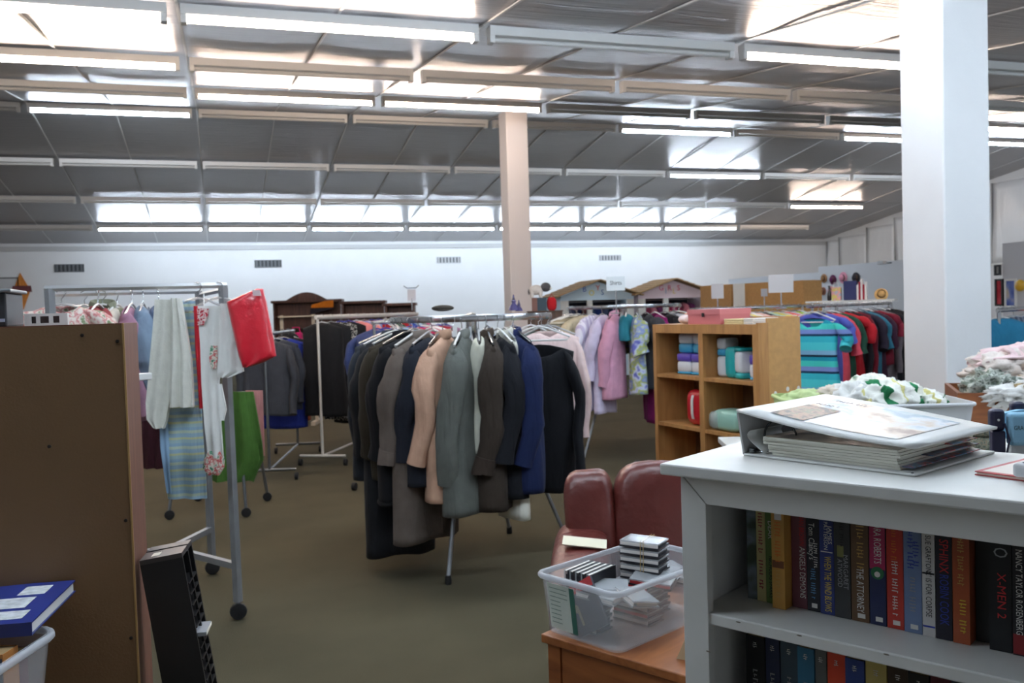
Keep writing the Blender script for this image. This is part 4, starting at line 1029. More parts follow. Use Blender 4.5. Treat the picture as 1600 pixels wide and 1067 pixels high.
# ---- thin red edged book and grey scanner corner at the right end
q0 = PZ(1523, 742, zb); q1 = PZ(1592, 751, zb); q2 = PZ(1600, 720, zb)
a_ = math.atan2((q1-q0).y, (q1-q0).x)
tb = thing('childrens_book', 'thin white picture book with red edges on the bookcase', 'book', (q0.x, q0.y, zb), a_)
redc = M('red_cover_edge', (178, 60, 62), .4)
box(0, .2, 0, .2, 0, .0015).build('back_cover', redc, tb); box(.002, .198, .002, .198, .0015, .0045).build('page_block', paper, tb); box(0, .2, 0, .2, .0045, .006).build('front_cover', redc, tb)
box(.008, .192, .008, .192, .006, .0063).build('cover_print', M('cover_pale', (226, 214, 204), .4), tb)
MB().lathe([(.025, 0), (.025, .0004)], 20, (.085, .07, .0063)).build('cover_emblem', ink('peach', (214, 150, 90)), tb)
sg_ = P(1592, 752, 1.16)
sc_ = thing('plastic_box', 'grey plastic case corner lying on the red edged book', 'case', (q1.x, q1.y, zb), a_)
box(-.004, .14, -.012, .12, .0064, .026).build('body', M('pale_grey_plastic', (188, 190, 194), .4), sc_, bevel=.005, seg=3)
box(.006, .13, -.002, .11, .026, .0275).build('lid_panel', M('grey_panel', (168, 170, 176), .4), sc_)

# ------------------------------------------------------------------ end table, bin of cassettes, red armchair
ZE = .69
eA = PZ(845, 990, ZE)
ET = Fr((eA.x, eA.y, 0), R(-60.5))
oak = wood('red_oak', (128, 74, 40), (166, 104, 58), 5, .4, (1, .15, 1)); oakf = wood('red_oak_front', (118, 66, 36), (156, 94, 52), 5, .4, (.15, 1, 1))
et = thing('end_table', 'oak end table under the cassette bin', 'table', ET.loc, ET.rz)
box(0, .52, 0, .48, ZE-.022, ZE).build('table_top', oak, et, bevel=.003)
box(.012, .05, .012, .468, 0, ZE-.0225).build('side_panel', oakf, et); box(.47, .508, .012, .468, 0, ZE-.0225).build('side_panel', oakf, et)
box(.0505, .4695, .44, .46, 0, ZE-.0225).build('back_panel', oakf, et)
dr = box(.054, .466, .014, .034, ZE-.2, ZE-.028).build('drawer_front', oakf, et, bevel=.002)
MB().lathe([(.008, 0), (.014, .012), (.014, .02), (.004, .024)], 12, (.26, .014, ZE-.115), Matrix.Rotation(R(90), 4, 'X')).build('knob', M('brass', (170, 130, 60), .3, .9), dr, smooth=50)
box(.0505, .4695, .03, .43, .1, .12).build('shelf_board', oak, et)
bA, bB = PZ(852, 985, ZE), PZ(966, 1024, ZE)
tz = math.atan2((bB-bA).y, (bB-bA).x); bl_ = (bB-bA).length
TB = Fr((bA.x, bA.y, ZE+.0005), tz)
cW, cL, cH = bl_*1.07, .41, .152
CB = Fr(TB.w(bl_/2, cL/2*.94, 0), tz)
tub('storage_bin', 'frosted clear bin full of cassette tapes on the oak table', CB.loc, CB.rz, cW, cL, cH, .92, .012, cr=.022)
lb = M('green_print_label', (60, 110, 96), .5); lbw = M('label_paper', (208, 216, 206), .6, noise=(120, .06), stretch=(1, 1, 12))
o_ = bpy.data.objects['storage_bin.001']
def on_front(u, z, off): return Vector((-cW/2*.92+cW*.92*u*.96+.01, -cL/2*(.92+.08*z/cH)-off, z))
mb = MB(); mb.hexa([on_front(.04, .014, .0004), on_front(.42, .014, .0004), on_front(.42, .014, -.0002), on_front(.04, .014, -.0002)], [on_front(.04, .13, .0004), on_front(.42, .13, .0004), on_front(.42, .13, -.0002), on_front(.04, .13, -.0002)]); mb.build('paper_label', lbw, o_)
mb = MB(); mb.hexa([on_front(.37, .014, .0012), on_front(.44, .014, .0012), on_front(.44, .014, .0005), on_front(.37, .014, .0005)], [on_front(.37, .13, .0012), on_front(.44, .13, .0012), on_front(.44, .13, .0005), on_front(.37, .13, .0005)]); mb.build('label_stripe', lb, o_)
for q in range(9):
    z = .03+.011*q
    mb = MB(); mb.hexa([on_front(.07, z, .0012), on_front(.22 if q < 6 else .33, z, .0012), on_front(.22 if q < 6 else .33, z, .0005), on_front(.07, z, .0005)], [on_front(.07, z+.002, .0012), on_front(.22 if q < 6 else .33, z+.002, .0012), on_front(.22 if q < 6 else .33, z+.002, .0005), on_front(.07, z+.002, .0005)]); mb.build('label_line', ink('grey_green', (130, 150, 138)), o_)
case_c = M('cassette_case', (206, 210, 214), .12, alpha=.45, spec=.6); case_b = M('cassette_tray', (32, 33, 40), .3)
card_w, card_r = M('card_white', (226, 222, 218), .5), M('card_red', (186, 50, 54), .5)
tapem = M('cassette_shell', (196, 192, 186), .4)
def cassette(label, loc, rot, card=card_w, dark=True, group='cassette tapes in the frosted bin'):
    """case 109 x 70 x 17 mm lying flat; x long, y deep"""
    o = thing('cassette_case', label, 'cassette', loc, 0, group); o.rotation_euler = rot
    box(0, .109, 0, .070, 0, .0045).build('tray', case_b if dark else case_c, o)
    box(.001, .108, .001, .069, .0128, .0168).build('lid', case_c, o)
    box(.002, .107, .0015, .003, .004, .013).build('spine_card', card, o)
    box(.004, .105, .012, .064, .0046, .0126).build('tape', tapem if not dark else M('black_tape', (40, 40, 48), .4), o)
    return o
def crot(frame, dz=0, x=0, y=0): return (R(x), R(y), frame.rz+R(dz))
base = .004
# stack of five on a dark platform of tapes
lv = .0045
for q in range(6): cassette('cassette tape lying under the banded stack, layer %s' % ORD[q], CB.w(-.045, -.02, lv+q*.0172), crot(CB, 3), card_r if q % 2 else card_w)
for q in range(4): cassette('cassette tape at the bottom of the bin near side, layer %s' % ORD[q], CB.w(-.10, -.155, lv+q*.0172), crot(CB, 6), card_w)
for q in range(4): cassette('cassette tape at the bottom of the bin far side, layer %s' % ORD[q], CB.w(-.09, .07, lv+q*.0172), crot(CB, -4), card_w)
SKp = CB.w(-.035, .0, lv+6*.0172+.001)
for q in range(5):
    cassette('clear cassette case in the rubber banded stack, %s from the top' % ORD[4-q], SKp+Vector((0, 0, q*.0205)), crot(CB, 16+1.5*((q*3) % 3-1)), card_w, True)
SF = Fr(SKp, CB.rz+R(16)); band = M('rubber_band', (190, 160, 100), .6)
for xo in (.058, .066):
    pts = [SF.w(xo, -.0022, -.001), SF.w(xo+.002, -.0022, .102), SF.w(xo+.002, .0722, .102), SF.w(xo, .0722, -.001)]
    c_ = sum((Vector(p) for p in pts), Vector())/4
    rb = MB().tube([Vector(p)-c_ for p in pts], .0009, 6, closed=True).build('rubber_band', band); rb.location = c_
    tag(rb, 'rubber band around the cassette stack, %s one' % ('left' if xo < .06 else 'right'), 'rubber band', 'rubber bands on the cassette stack')
# a row of tapes standing on edge
for q in range(5):
    mr = Matrix.Rotation(CB.rz+R(8), 3, 'Z') @ Matrix(((0, 0, -1), (1, 0, 0), (0, -1, 0)))
    cassette('white cassette standing on edge, %s in the row beside the stack' % ORD[q], CB.w(-.088+q*.0178, -.135+.002*q, lv+4*.0172+.073), mr.to_euler(), card_w, True)
for q, (x, y, z, dz, dx, c, lab) in enumerate([(-.02, -.155, .078, 40, 6, card_r, 'red labelled cassette tilted in the near corner of the bin'), (.03, -.10, .080, -25, -8, card_w, 'clear cassette lying tilted beside the near rim of the bin'), (.02, -.03, .082, 20, 10, card_r, 'red carded cassette lying to the right of the stack'), (-.03, -.175, .074, 8, 2, card_w, 'white cassette lying flat at the near rim'), (-.0, .075, .072, 12, 0, card_w, 'grey cassette lying behind the banded stack'), (-.02, .11, .06, 70, 4, card_r, 'cassette with red stripe standing at the far end of the bin')]):
    cassette(lab, CB.w(x, y, z+.026), (R(dx), R(3), CB.rz+R(dz)), c, q % 2 == 0)
# the big dark case seen through the near wall
bc_ = thing('disc_case', 'dark disc case with red band leaning inside the bin wall', 'disc case', CB.w(-.008, -cL/2*.92+.016, .03), CB.rz)
bc_.rotation_euler = (R(-4), R(-32), CB.rz)
box(-.05, .085, 0, .006, -.02, .10).build('case', M('dark_case', (70, 70, 78), .3), bc_)
box(-.05, .085, -.0006, 0, .078, .10).build('red_band', card_r, bc_)
marks(10, .014, .06, I_w, bc_, Matrix.Translation((.02, -.0009, .089)) @ Matrix.Rotation(R(90), 4, 'X'), 3)
MB().lathe([(.010, 0), (.010, .0006)], 14, (0, -.0002, .045), Matrix.Rotation(R(90), 4, 'X')).build('cover_figure', ink('tan', (170, 150, 120)), bc_)
box(.002, .010, -.0007, 0, .002, .04).build('cover_figure', ink('tan', (0, 0, 0)), bc_)
fb = thing('paper_bag', 'small beige paper leaning between bin and bookcase', 'paper', ET.w(.30, .06, ZE), ET.rz)
MB().hexa([(.05, .01, 0), (.1, .02, 0), (.1, .026, 0), (.05, .016, 0)], [(.08, .016, .07), (.1, .02, .09), (.1, .024, .09), (.08, .02, .07)]).build('sheet', M('beige_paper', (190, 172, 140), .8), fb)

# red leather armchair
leather = M('red_leather', (98, 42, 36), .34, noise=(4, .12, 5), bump=(7, .6, .03), spec=.6)
AC = Fr(tuple(P(1048, 900, 3.25)[:2])+(0,), R(-24))
ch = thing('armchair', 'worn red brown leather armchair behind the cassette bin', 'armchair', AC.loc, AC.rz)
def cushion(name, c, rad, rx=0, ry=0, p=.55, nu=22, nv=14):
    MB().ell((0, 0, 0), rad, nu, nv, Matrix.Rotation(R(ry), 4, 'Y') @ Matrix.Rotation(R(rx), 4, 'X'), p).build(name, leather, ch, smooth=180, loc=c)
# local -y is the front of the chair
cushion('back_cushion', (.08, .10, .67), (.29, .13, .25), rx=-10, ry=3, p=.42)
cushion('arm_wing', (-.28, .10, .67), (.095, .13, .225), rx=-8, ry=-4, p=.45)
cushion('arm', (-.315, -.18, .56), (.105, .36, .13), rx=5, p=.5)
cushion('arm', (.46, -.18, .56), (.105, .36, .13), rx=5, p=.5)
cushion('seat_cushion', (.07, -.16, .40), (.30, .34, .10), p=.45)
mb = MB().box(-.40, .55, -.48, .22, .08, .50); mb.build('base', leather, ch, bevel=.04, seg=4)
for (x, y) in ((-.36, -.42), (.5, -.42), (-.36, .16), (.5, .16)): box(x-.025, x+.025, y-.025, y+.025, 0, .08).build('foot', black_rub, ch)
tg = box(-.075, .075, -.04, .04, 0, .003).build('price_note', M('note_paper', (232, 226, 200), .7)); tg.location = AC.w(-.30, -.20, .699); tg.rotation_euler = (R(7), R(6), R(-24))
tag(tg, 'cream paper note lying on the arm of the red armchair', 'paper note')
sk = thing('shoe', 'dark shoe on the floor beside the wooden cubby', 'shoe', PZ(1005, 738, .0), R(20))
MB().box(-.13, .13, -.045, .045, 0, .018).build('sole', black_rub, sk, bevel=.012); MB().ell((.03, 0, .05), (.1, .045, .04), 12, 8).build('upper', blackp, sk, smooth=180); MB().ell((-.07, 0, .065), (.055, .042, .055), 12, 8).build('heel', blackp, sk, smooth=180)

# ------------------------------------------------------------------ wooden cubby shelf with packs
cL = P(1022, 600, 6.02); cR_ = P(1183, 600, 5.08)
CU = Fr((cL.x, cL.y, 0), math.atan2((cR_-cL).y, (cR_-cL).x)); CW = Vector((cR_.x-cL.x, cR_.y-cL.y)).length; CD, CH = .31, 1.375
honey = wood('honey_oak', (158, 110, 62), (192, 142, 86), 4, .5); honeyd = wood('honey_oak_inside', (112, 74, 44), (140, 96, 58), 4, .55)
osb = M('pressed_board', (190, 146, 92), .75, noise=(30, .09, 6))
cu = thing('cubby_shelf', 'honey oak cubby shelf holding nappy packs', 'shelf', CU.loc, CU.rz)
t_ = .022
box(0, t_*1.5, 0, CD, 0, CH).build('side_panel', honey, cu); box(CW-t_*1.5, CW, 0, CD, 0, CH).build('side_panel', honey, cu)
box(CW/2-.022, CW/2+.022, 0, CD-.01, 0, CH-.05).build('divider', honey, cu)
zsh = [.09, .41, .73, 1.05]
for z in zsh:
    box(t_*1.5, CW/2-.022, .004, CD-.01, z-.022, z).build('shelf_board', honey, cu); box(CW/2+.022, CW-t_*1.5, .004, CD-.01, z-.022, z).build('shelf_board', honey, cu)
box(t_*1.5, CW-t_*1.5, 0, .022, CH-.055, CH).build('top_rail', honey, cu); box(t_*1.5, CW-t_*1.5, .022, CD, CH-.022, CH).build('top_board', honey, cu)
box(0, CW, CD-.014, CD, CH, CH+.04).build('back_lip', honey, cu)
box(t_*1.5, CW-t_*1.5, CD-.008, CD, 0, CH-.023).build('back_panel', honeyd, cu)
box(CW, CW+.012, .07, CD, 0, CH+.035).build('end_board', osb, cu); box(CW, CW+.02, 0, .07, 0, CH+.01).build('end_batten', honey, cu)
for (y, z) in ((.12, .98), (.21, 1.0), (.29, 1.0)): MB().ell((CW+.0122, y, z), (.0008, .012, .014), 10, 6).build('paint_spot', white_paint, cu)
def pack(label, x, y, z, wd, dp, h, cols, rz=0, group='nappy packs on the cubby shelf'):
    o = thing('nappy_pack', label, 'package', CU.w(x, y, z), CU.rz+R(rz), group)
    def pil(z0, z1, c, s=1.0):
        MB().ell((0, 0, (z0+z1)/2), (wd/2*s, dp/2*s, (z1-z0)/2), 16, 8, None, .35).build('wrapper_band', M('wrap_%d_%d_%d' % c, c, .28, bump=(30, .2, .01)), o, smooth=60)
    hs = [0]+[f for f, c in cols]
    for q, (f, c) in enumerate(cols): pil(h*hs[q]-(.004 if q else 0), h*f, c, 1 if q % 2 == 0 else .985)
    return o
ltb, wh_, pur, tea = (70, 170, 214), (226, 228, 232), (96, 76, 176), (40, 168, 170)
blu = [(.12, ltb), (.62, wh_), (1, pur)]; blu2 = [(.5, ltb), (1, wh_)]; 
Z3 = 1.05
for q, (x, rz, nm) in enumerate(((.22, 4, 'left'), (.37, -3, 'right'))):
    pack('white and purple nappy pack, %s of two on the left cubby shelf' % nm, x, .13, Z3+.001, .14, .11, .135, blu, rz)
    pack('white and blue nappy pack stacked on the %s purple pack' % nm, x, .14, Z3+.137, .135, .10, .125, blu2, rz+2)
pack('tall white and blue nappy pack beside the divider', CW/2+.075, .15, Z3+.001, .085, .12, .24, [(.55, wh_), (.72, ltb), (1, wh_)], 0)
pack('teal nappy pack in the right cubby, leftmost of pair', CW/2+.19, .12, Z3+.001, .085, .12, .19, [(1, tea)], 6)
pack('white backed teal nappy pack in the right cubby', CW/2+.275, .12, Z3+.001, .075, .12, .185, [(.2, tea), (.9, wh_), (1, tea)], -4)
pack('small purple nappy pack at the right cubby end, rear one', CW/2+.35, .17, Z3+.001, .07, .10, .14, blu, 0)
pack('small white and purple nappy pack at the right end, front one', CW/2+.405, .11, Z3+.001, .065, .10, .15, blu, 0)
rp = thing('red_pack', 'red wrapped pack with a white stripe on the cubby shelf', 'package', CU.w(.36, .12, .731), CU.rz)
MB().ell((0, 0, .115), (.09, .075, .115), 18, 10, None, .5).build('wrapper', M('red_wrap', (192, 32, 44), .25, bump=(30, .3, .01)), rp, smooth=180)
MB().grid(lambda u, v: (-.012+.024*u, -.0775*(max(0.02, 1-abs(2*v-1)**4))**.5-.002, .01+.215*v), 2, 12).build('stripe', white_plastic, rp, smooth=60, solid=.003)
mp2 = thing('green_pack', 'pale green wrapped pack on the lower cubby shelf', 'package', CU.w(CW/2+.17, .11, .731), CU.rz)
MB().ell((0, 0, .065), (.12, .085, .065), 18, 10, None, .45).build('wrapper', M('mint_wrap', (158, 204, 188), .3, bump=(30, .3, .01)), mp2, smooth=180)
MB().ell((-.09, -.01, .06), (.05, .088, .058), 12, 8, None, .5).build('clear_wrap', M('clear_film', (210, 222, 218), .15, alpha=.5, bump=(40, .5, .02)), mp2, smooth=60)
# on top of the cubby
pb = thing('pink_box', 'pink cardboard box on top of the cubby', 'box', CU.w(.50, .155, CH+.001), CU.rz+R(-2))
pink = M('pink_card', (196, 112, 116), .6)
box(-.17, .17, -.11, .11, 0, .085).build('body', pink, pb); box(-.174, .174, -.114, .114, .06, .092).build('lid', M('pink_card_lid', (204, 122, 126), .6), pb)
box(-.012, .012, -.117, -.114, .045, .07).build('clasp', blackp, pb)
for q, (x, nm) in enumerate(((.19, 'left'), (.26, 'right'))):
    rr_ = MB().ell((0, 0, .03), (.05, .04, .03), 12, 8).build('rolled_sock', M('pale_pink_cloth', (232, 214, 212), .9), None, smooth=180); rr_.location = CU.w(x, .13, CH+.0005)
    tag(rr_, 'rolled pale cloth on top of the cubby, %s one' % nm, 'cloth roll', 'rolled cloths on the cubby')
st1 = thing('towel_stack', 'folded cream cloth on the right end of the cubby', 'cloth', CU.w(.77, .15, CH+.0005), CU.rz)
for q in range(3): box(-.085, .085, -.1, .1, q*.011, q*.011+.01).build('fold', M('cream_cloth', (222, 208, 160), .9), st1, bevel=.004)
st2 = thing('towel_stack', 'folded white cloth beside the cream cloth on the cubby', 'cloth', CU.w(.905, .15, CH+.0005), CU.rz)
for q in range(3): box(-.04, .045, -.1, .09, q*.012, q*.012+.011).build('fold', linen, st2, bevel=.004)

# ------------------------------------------------------------------ linen bin on a table in front of the column
tabC = P(1385, 700, 4.35)
LT = Fr((tabC.x, tabC.y, 0), R(-22))
lt = thing('display_table', 'white display table behind the bookcase carrying bins', 'table', LT.loc, LT.rz)
ZL = .80
box(-.75, .85, -.32, .34, ZL-.03, ZL).build('table_top', white_paint, lt, bevel=.004)
for sx in (-.7, .76):
    for sy in (-.28, .26): box(sx, sx+.04, sy, sy+.04, 0, ZL-.03).build('leg', white_paint, lt)
tub('storage_bin', 'frosted bin heaped with printed linens in front of the column', LT.w(.03, -.06, ZL+.0005), LT.rz, .56, .42, .22, .9, .014, M('milky_plastic', (226, 229, 232), .4, alpha=.6), M('milky_rim', (226, 229, 232), .4, alpha=.85), cr=.04)
tub('storage_bin', 'pale green bin left of the linen bin', LT.w(-.345, .06, ZL+.0005), LT.rz, .30, .30, .235, .9, .014, M('green_bin', (176, 196, 130), .5), M('green_bin_rim', (186, 206, 142), .5), cr=.04)
def heap(name, label, c, rad, mat, seed, cat='cloth', nz=.7, flat=.0, group=None, nu=56, nv=30):
    from mathutils import noise as mn
    rnd = random.Random(seed); of = Vector((rnd.uniform(0, 50), rnd.uniform(0, 50), rnd.uniform(0, 50)))
    mb = MB().ell((0, 0, 0), (1, 1, 1), nu, nv)
    vs = []
    for v in mb.v:
        k = 1+nz*(.9*(.5-abs(mn.noise(v*2.2+of)))*1.2-.3)+nz*.35*(.4-abs(mn.noise(v*5.5+of)))
        vs.append(Vector((v.x*k*rad[0], v.y*k*rad[1], v.z*k*rad[2])))
    mb.v = vs; o = mb.build(name, mat, None, smooth=180); o.location = c
    return tag(o, label, cat, group)
lin_print = blotch('green_leaf_print', [(.38, (40, 128, 84)), (.44, (232, 232, 222)), (.6, (236, 234, 226)), (.66, (150, 120, 70))], 7, seed=12)
lin_stripe = ramp_mat('green_band_print', 0, 6.5, [(0, (236, 236, 228)), (.42, (44, 120, 78)), (.62, (240, 240, 230)), (.9, (214, 206, 140))])
GL = 'linens heaped in the bin by the column'
zb2 = ZL+.2
heap('linen_heap', 'crumpled white linen with green bands on the heap', LT.w(-.02, -.08, zb2+.02), (.17, .13, .09), lin_stripe, 1, group=GL)
heap('linen_heap', 'white linen with leaf print at the heap top', LT.w(-.06, .02, zb2+.07), (.12, .1, .06), lin_print, 2, group=GL)
heap('linen_heap', 'off-white crumpled linen at the left of the heap', LT.w(-.17, -.06, zb2+.02), (.1, .12, .08), linen, 3, group=GL)
heap('linen_heap', 'green banded linen at the right end of the heap', LT.w(.14, -.08, zb2), (.1, .11, .06), lin_stripe, 4, group=GL)
heap('linen_heap', 'pale yellow linen under the banded linens', LT.w(.05, .05, zb2-.03), (.2, .12, .09), M('pale_yellow_cloth', (222, 214, 160), .9), 5, group=GL)
heap('linen_heap', 'cream linen lying over the green bin', LT.w(-.21, .02, ZL+.25), (.09, .1, .04), M('beige_linen', (214, 204, 190), .9), 6, group=GL)
heap('linen_heap', 'pale green cloth filling the green bin', LT.w(-.345, .06, ZL+.20), (.125, .125, .06), M('pale_green_cloth', (186, 204, 148), .9), 7, group=GL)
# rolled patterned rugs on white stand behind the bookcase
rug = blotch('rug_pattern', [(.4, (96, 100, 88)), (.5, (140, 142, 126)), (.56, (150, 130, 108)), (.64, (110, 116, 104))], 90, .9, 5)
rgp = P(1502, 692, 3.15); RG = Fr((rgp.x, rgp.y, 0), R(-30))
ZR = rgp.z-.03
rs = thing('low_cabinet', 'white low cabinet under the rolled rugs behind the bookcase', 'cabinet', RG.w(0, .04, 0), RG.rz)
box(-.2, .12, -.12, .16, 0, ZR).build('body', white_paint, rs, bevel=.004); box(-.19, .11, -.126, -.12, .03, ZR-.03).build('door', white_paint, rs, bevel=.002)
for q, (z, x, nm) in enumerate(((.026, 0, 'lower'), (.072, .005, 'upper'))):
    rl_ = thing('rolled_rug', '%s rolled grey green patterned rug behind the bookcase' % nm, 'rug', RG.w(x, .0, ZR+z+.0005), RG.rz, 'rolled rugs')
    pts = []
    mb = MB(); mb.tube([(-.15, 0, 0), (.0, .004, 0), (.1, 0, 0)], (.025 if q == 0 else .021), 14, up=(0, 0, 1)); mb.build('roll', rug, rl_, smooth=60)
    MB().tube([(.1002, (.019-.0012*k)*math.cos(k*.7), (.019-.0012*k)*math.sin(k*.7)) for k in range(14)], .0012, 5).build('rolled_end', M('rug_edge', (80, 78, 68), .9), rl_)

# ------------------------------------------------------------------ folding playpen at right edge
pp = P(1557, 690, 2.75); PPn = Fr((pp.x, pp.y, 0), R(-30))
ppo = thing('playpen', 'folded playpen with navy corner and light blue mesh band', 'playpen', PPn.loc, PPn.rz)
navyc = M('navy_plastic', (34, 34, 62), .4); bluef = M('light_blue_fabric', (138, 186, 214), .8, bump=(200, .3, .004)); mesh_m = M('white_mesh', (222, 226, 228), .7, alpha=.55)
zt = 1.5-(645-462)/F*2.75
for (x, y) in ((0, 0), (.66, 0), (.12, .2), (.78, .2)):
    c_ = box(x-.021, x+.021, y-.021, y+.021, zt-.055, zt+.012).build('corner_cap', navyc, ppo, bevel=.012, seg=3)
    box(x-.016, x+.022, y-.016, y+.016, .03, zt-.055).build('corner_post', navyc, ppo, bevel=.004)
    MB().lathe([(.004, 0), (.004, .002)], 10, (x, y-.0212, zt-.02), Matrix.Rotation(R(90), 4, 'X')).build('rivet', chrome, c_)
    MB().ell((x, y, .015), (.03, .03, .015), 12, 6).build('foot', black_rub, ppo)
for (xo, y) in ((0, 0), (.12, .2)):
    box(xo+.03, xo+.63, y-.02, y+.02, zt-.1, zt).build('top_band', bluef, ppo, bevel=.012, seg=3)
    box(xo+.03, xo+.63, y-.006, y-.003, .12, zt-.1).build('mesh_panel', mesh_m, ppo)
for xo in (0, .66):
    MB().hexa([(xo-.012, .03, zt-.09), (xo+.012, .03, zt-.09), (xo+.132, .17, zt-.09), (xo+.108, .17, zt-.09)], [(xo-.012, .03, zt-.01), (xo+.012, .03, zt-.01), (xo+.132, .17, zt-.01), (xo+.108, .17, zt-.01)]).build('side_band', bluef, ppo)
MB().hexa([(.03, .02, .08), (.64, .02, .08), (.74, .17, .08), (.14, .17, .08)], [(.03, .02, .12), (.64, .02, .12), (.74, .17, .12), (.14, .17, .12)]).build('mattress', bluef, ppo)
text_part('GRACO', .019, I_bk, ppo, Matrix.Translation((.066, -.0208, zt-.045)) @ Matrix.Rotation(R(90), 4, 'X'), 'lettering', .045)
MB().tube([(.016, -.024, zt-.03), (.03, -.024, zt-.08), (.018, -.022, zt-.14)], .003, 6).build('strap', navyc, ppo)

# ------------------------------------------------------------------ right side beyond the column: clothes pile, posters
pt = P(1625, 640, 4.7); PT = Fr((pt.x, pt.y, 0), R(-38))
zw = 1.5-(628-460)/F*4.6
pbx = thing('wooden_bin', 'wooden dump bin under the heap of clothes at right edge', 'bin', PT.loc, PT.rz)
box(-.42, .5, -.3, -.28, .1, zw+.06).build('front_board', oakf, pbx); box(-.42, .5, .28, .3, .1, zw+.06).build('back_board', oakf, pbx)
box(-.42, -.40, -.28, .28, .1, zw+.06).build('side_board', oakf, pbx); box(.48, .5, -.28, .28, .1, zw+.06).build('side_board', oakf, pbx); box(-.4, .48, -.28, .28, .1, .13).build('bottom_board', oakf, pbx)
for (x, y) in ((-.4, -.28), (.46, -.28), (-.4, .26), (.46, .26)): box(x, x+.03, y, y+.03, 0, .1).build('foot', oakf, pbx)
leo = blotch('leopard_print', [(.42, (150, 120, 80)), (.5, (206, 184, 140)), (.58, (120, 92, 60))], 40, seed=6); knit = blotch('grey_knit_print', [(.4, (130, 140, 128)), (.5, (200, 204, 196)), (.6, (96, 104, 96))], 30, seed=8)
GP = 'clothes heaped in the wooden bin'
for q, (x, y, z, r_, m_, lab) in enumerate([(.02, .1, .20, (.34, .2, .08), fab((232, 204, 204)), 'pale pink shawl on top of the clothes heap'), (-.15, -.02, .14, (.2, .18, .11), fab((226, 214, 206)), 'cream blanket in the clothes heap'), (.1, -.1, .15, (.1, .1, .06), fab((112, 92, 190)), 'purple scarf in the clothes heap'), (.02, -.14, .07, (.2, .14, .08), leo, 'leopard print top in the clothes heap'), (-.22, -.14, .08, (.16, .13, .09), knit, 'grey patterned knit in the clothes heap'), (-.1, -.2, .04, (.22, .09, .07), fab((228, 226, 222)), 'white shirt at the front of the clothes heap'), (.06, -.22, .05, (.06, .05, .05), fab((70, 66, 92)), 'dark navy sleeve in the clothes heap')]):
    heap('clothes_heap', lab, PT.w(x, y, zw+z), r_, m_, 20+q, 'clothing', .9, group=GP)
A8 = P(1562, 600, 6.6); B8 = P(1640, 600, 7.6)
h8 = 1.5-(480-460)/F*6.8
bar_rack('clothes_rack', 'clothes rack of teal jackets right of the white column', A8, B8, h8)
rack_line(A8, B8, h8, [('jacket', 'teal blue jacket', (38, 110, 142), dict(L=.75, sleeve='long', sw=.22, tw=50)), ('jacket', 'striped grey jacket', ramp_mat('grey_stripe', 0, 30, [(0, (110, 116, 128)), (.5, (70, 76, 92))]), dict(L=.8, sleeve='long', tw=40)), ('jacket', 'denim blue jacket', (60, 92, 130), dict(L=.75, sleeve='long', tw=40)), ('top', 'red orange top', (206, 84, 52), dict(L=.5, sleeve='short', tw=60)), ('coat', 'deep purple coat', (52, 24, 70), dict(L=.9, sleeve='long', tw=50))], 'jackets right of the column', 'on the rack right of the column', seed0=300)
# framed picture and posters on the right hand wall
def wallthing(name, label, cat, x0, y0, x1, y1, X, frame, print_):
    a = None
    v0 = fwd+r0*((x0-800)/F)-u0*((y0-533.5)/F); v1 = fwd+r0*((x1-800)/F)-u0*((y1-533.5)/F)
    p0 = CAM+v0*(X/v0.x); p1 = CAM+v1*(X/v1.x)
    o = thing(name, label, cat, (X, p0.y, p1.z)); wd = p0.y-p1.y; h = p0.z-p1.z
    mb = MB().box(-.03, -.001, -wd, 0, 0, .03).box(-.03, -.001, -wd, 0, h-.03, h).box(-.03, -.001, -wd, -wd+.03, .03, h-.03).box(-.03, -.001, -.03, 0, .03, h-.03)
    mb.build('frame', frame, o); box(-.015, -.001, -wd+.03, -.03, .03, h-.03).build('print', print_, o); return o
half_wall = struct(box(11.6, 11.75, 3.5, 11.0, 0, 2.3).build('wall_partition', M('grey_partition', (206, 208, 214), .7)))
blk = M('black_frame', (30, 30, 32), .4)
wallthing('picture', 'small black framed picture right of the white column', 'picture', 1555, 414, 1565, 430, 11.595, blk, M('picture_grey', (150, 152, 150), .5))
wallthing('poster', 'red poster right of the white column', 'poster', 1556, 436, 1569, 478, 11.595, blk, blotch('red_poster', [(.4, (190, 44, 60)), (.55, (210, 80, 90)), (.65, (236, 200, 120))], 3, .4, 3))
wallthing('poster', 'blue poster beside the red poster', 'poster', 1571, 436, 1590, 480, 11.595, white_plastic, blotch('blue_poster', [(.4, (60, 80, 160)), (.55, (110, 130, 196)), (.65, (210, 200, 190))], 3, .4, 5))
yb_ = MB().ell((0, 0, 0), (.05, .09, .09), 14, 9).build('balloon', M('yellow_balloon', (226, 180, 60), .3), None, smooth=180)
v_ = fwd+r0*((1594-800)/F)-u0*((446-533.5)/F); yb_.location = CAM+v_*(11.5/v_.x); tag(yb_, 'round yellow wall ornament beside the blue poster', 'ornament')
cnt = struct(box(11.3, 11.6, 5.5, 11, 0, 1.0).build('ledge', white_paint)); tag(cnt, 'white counter along the grey partition', 'counter')

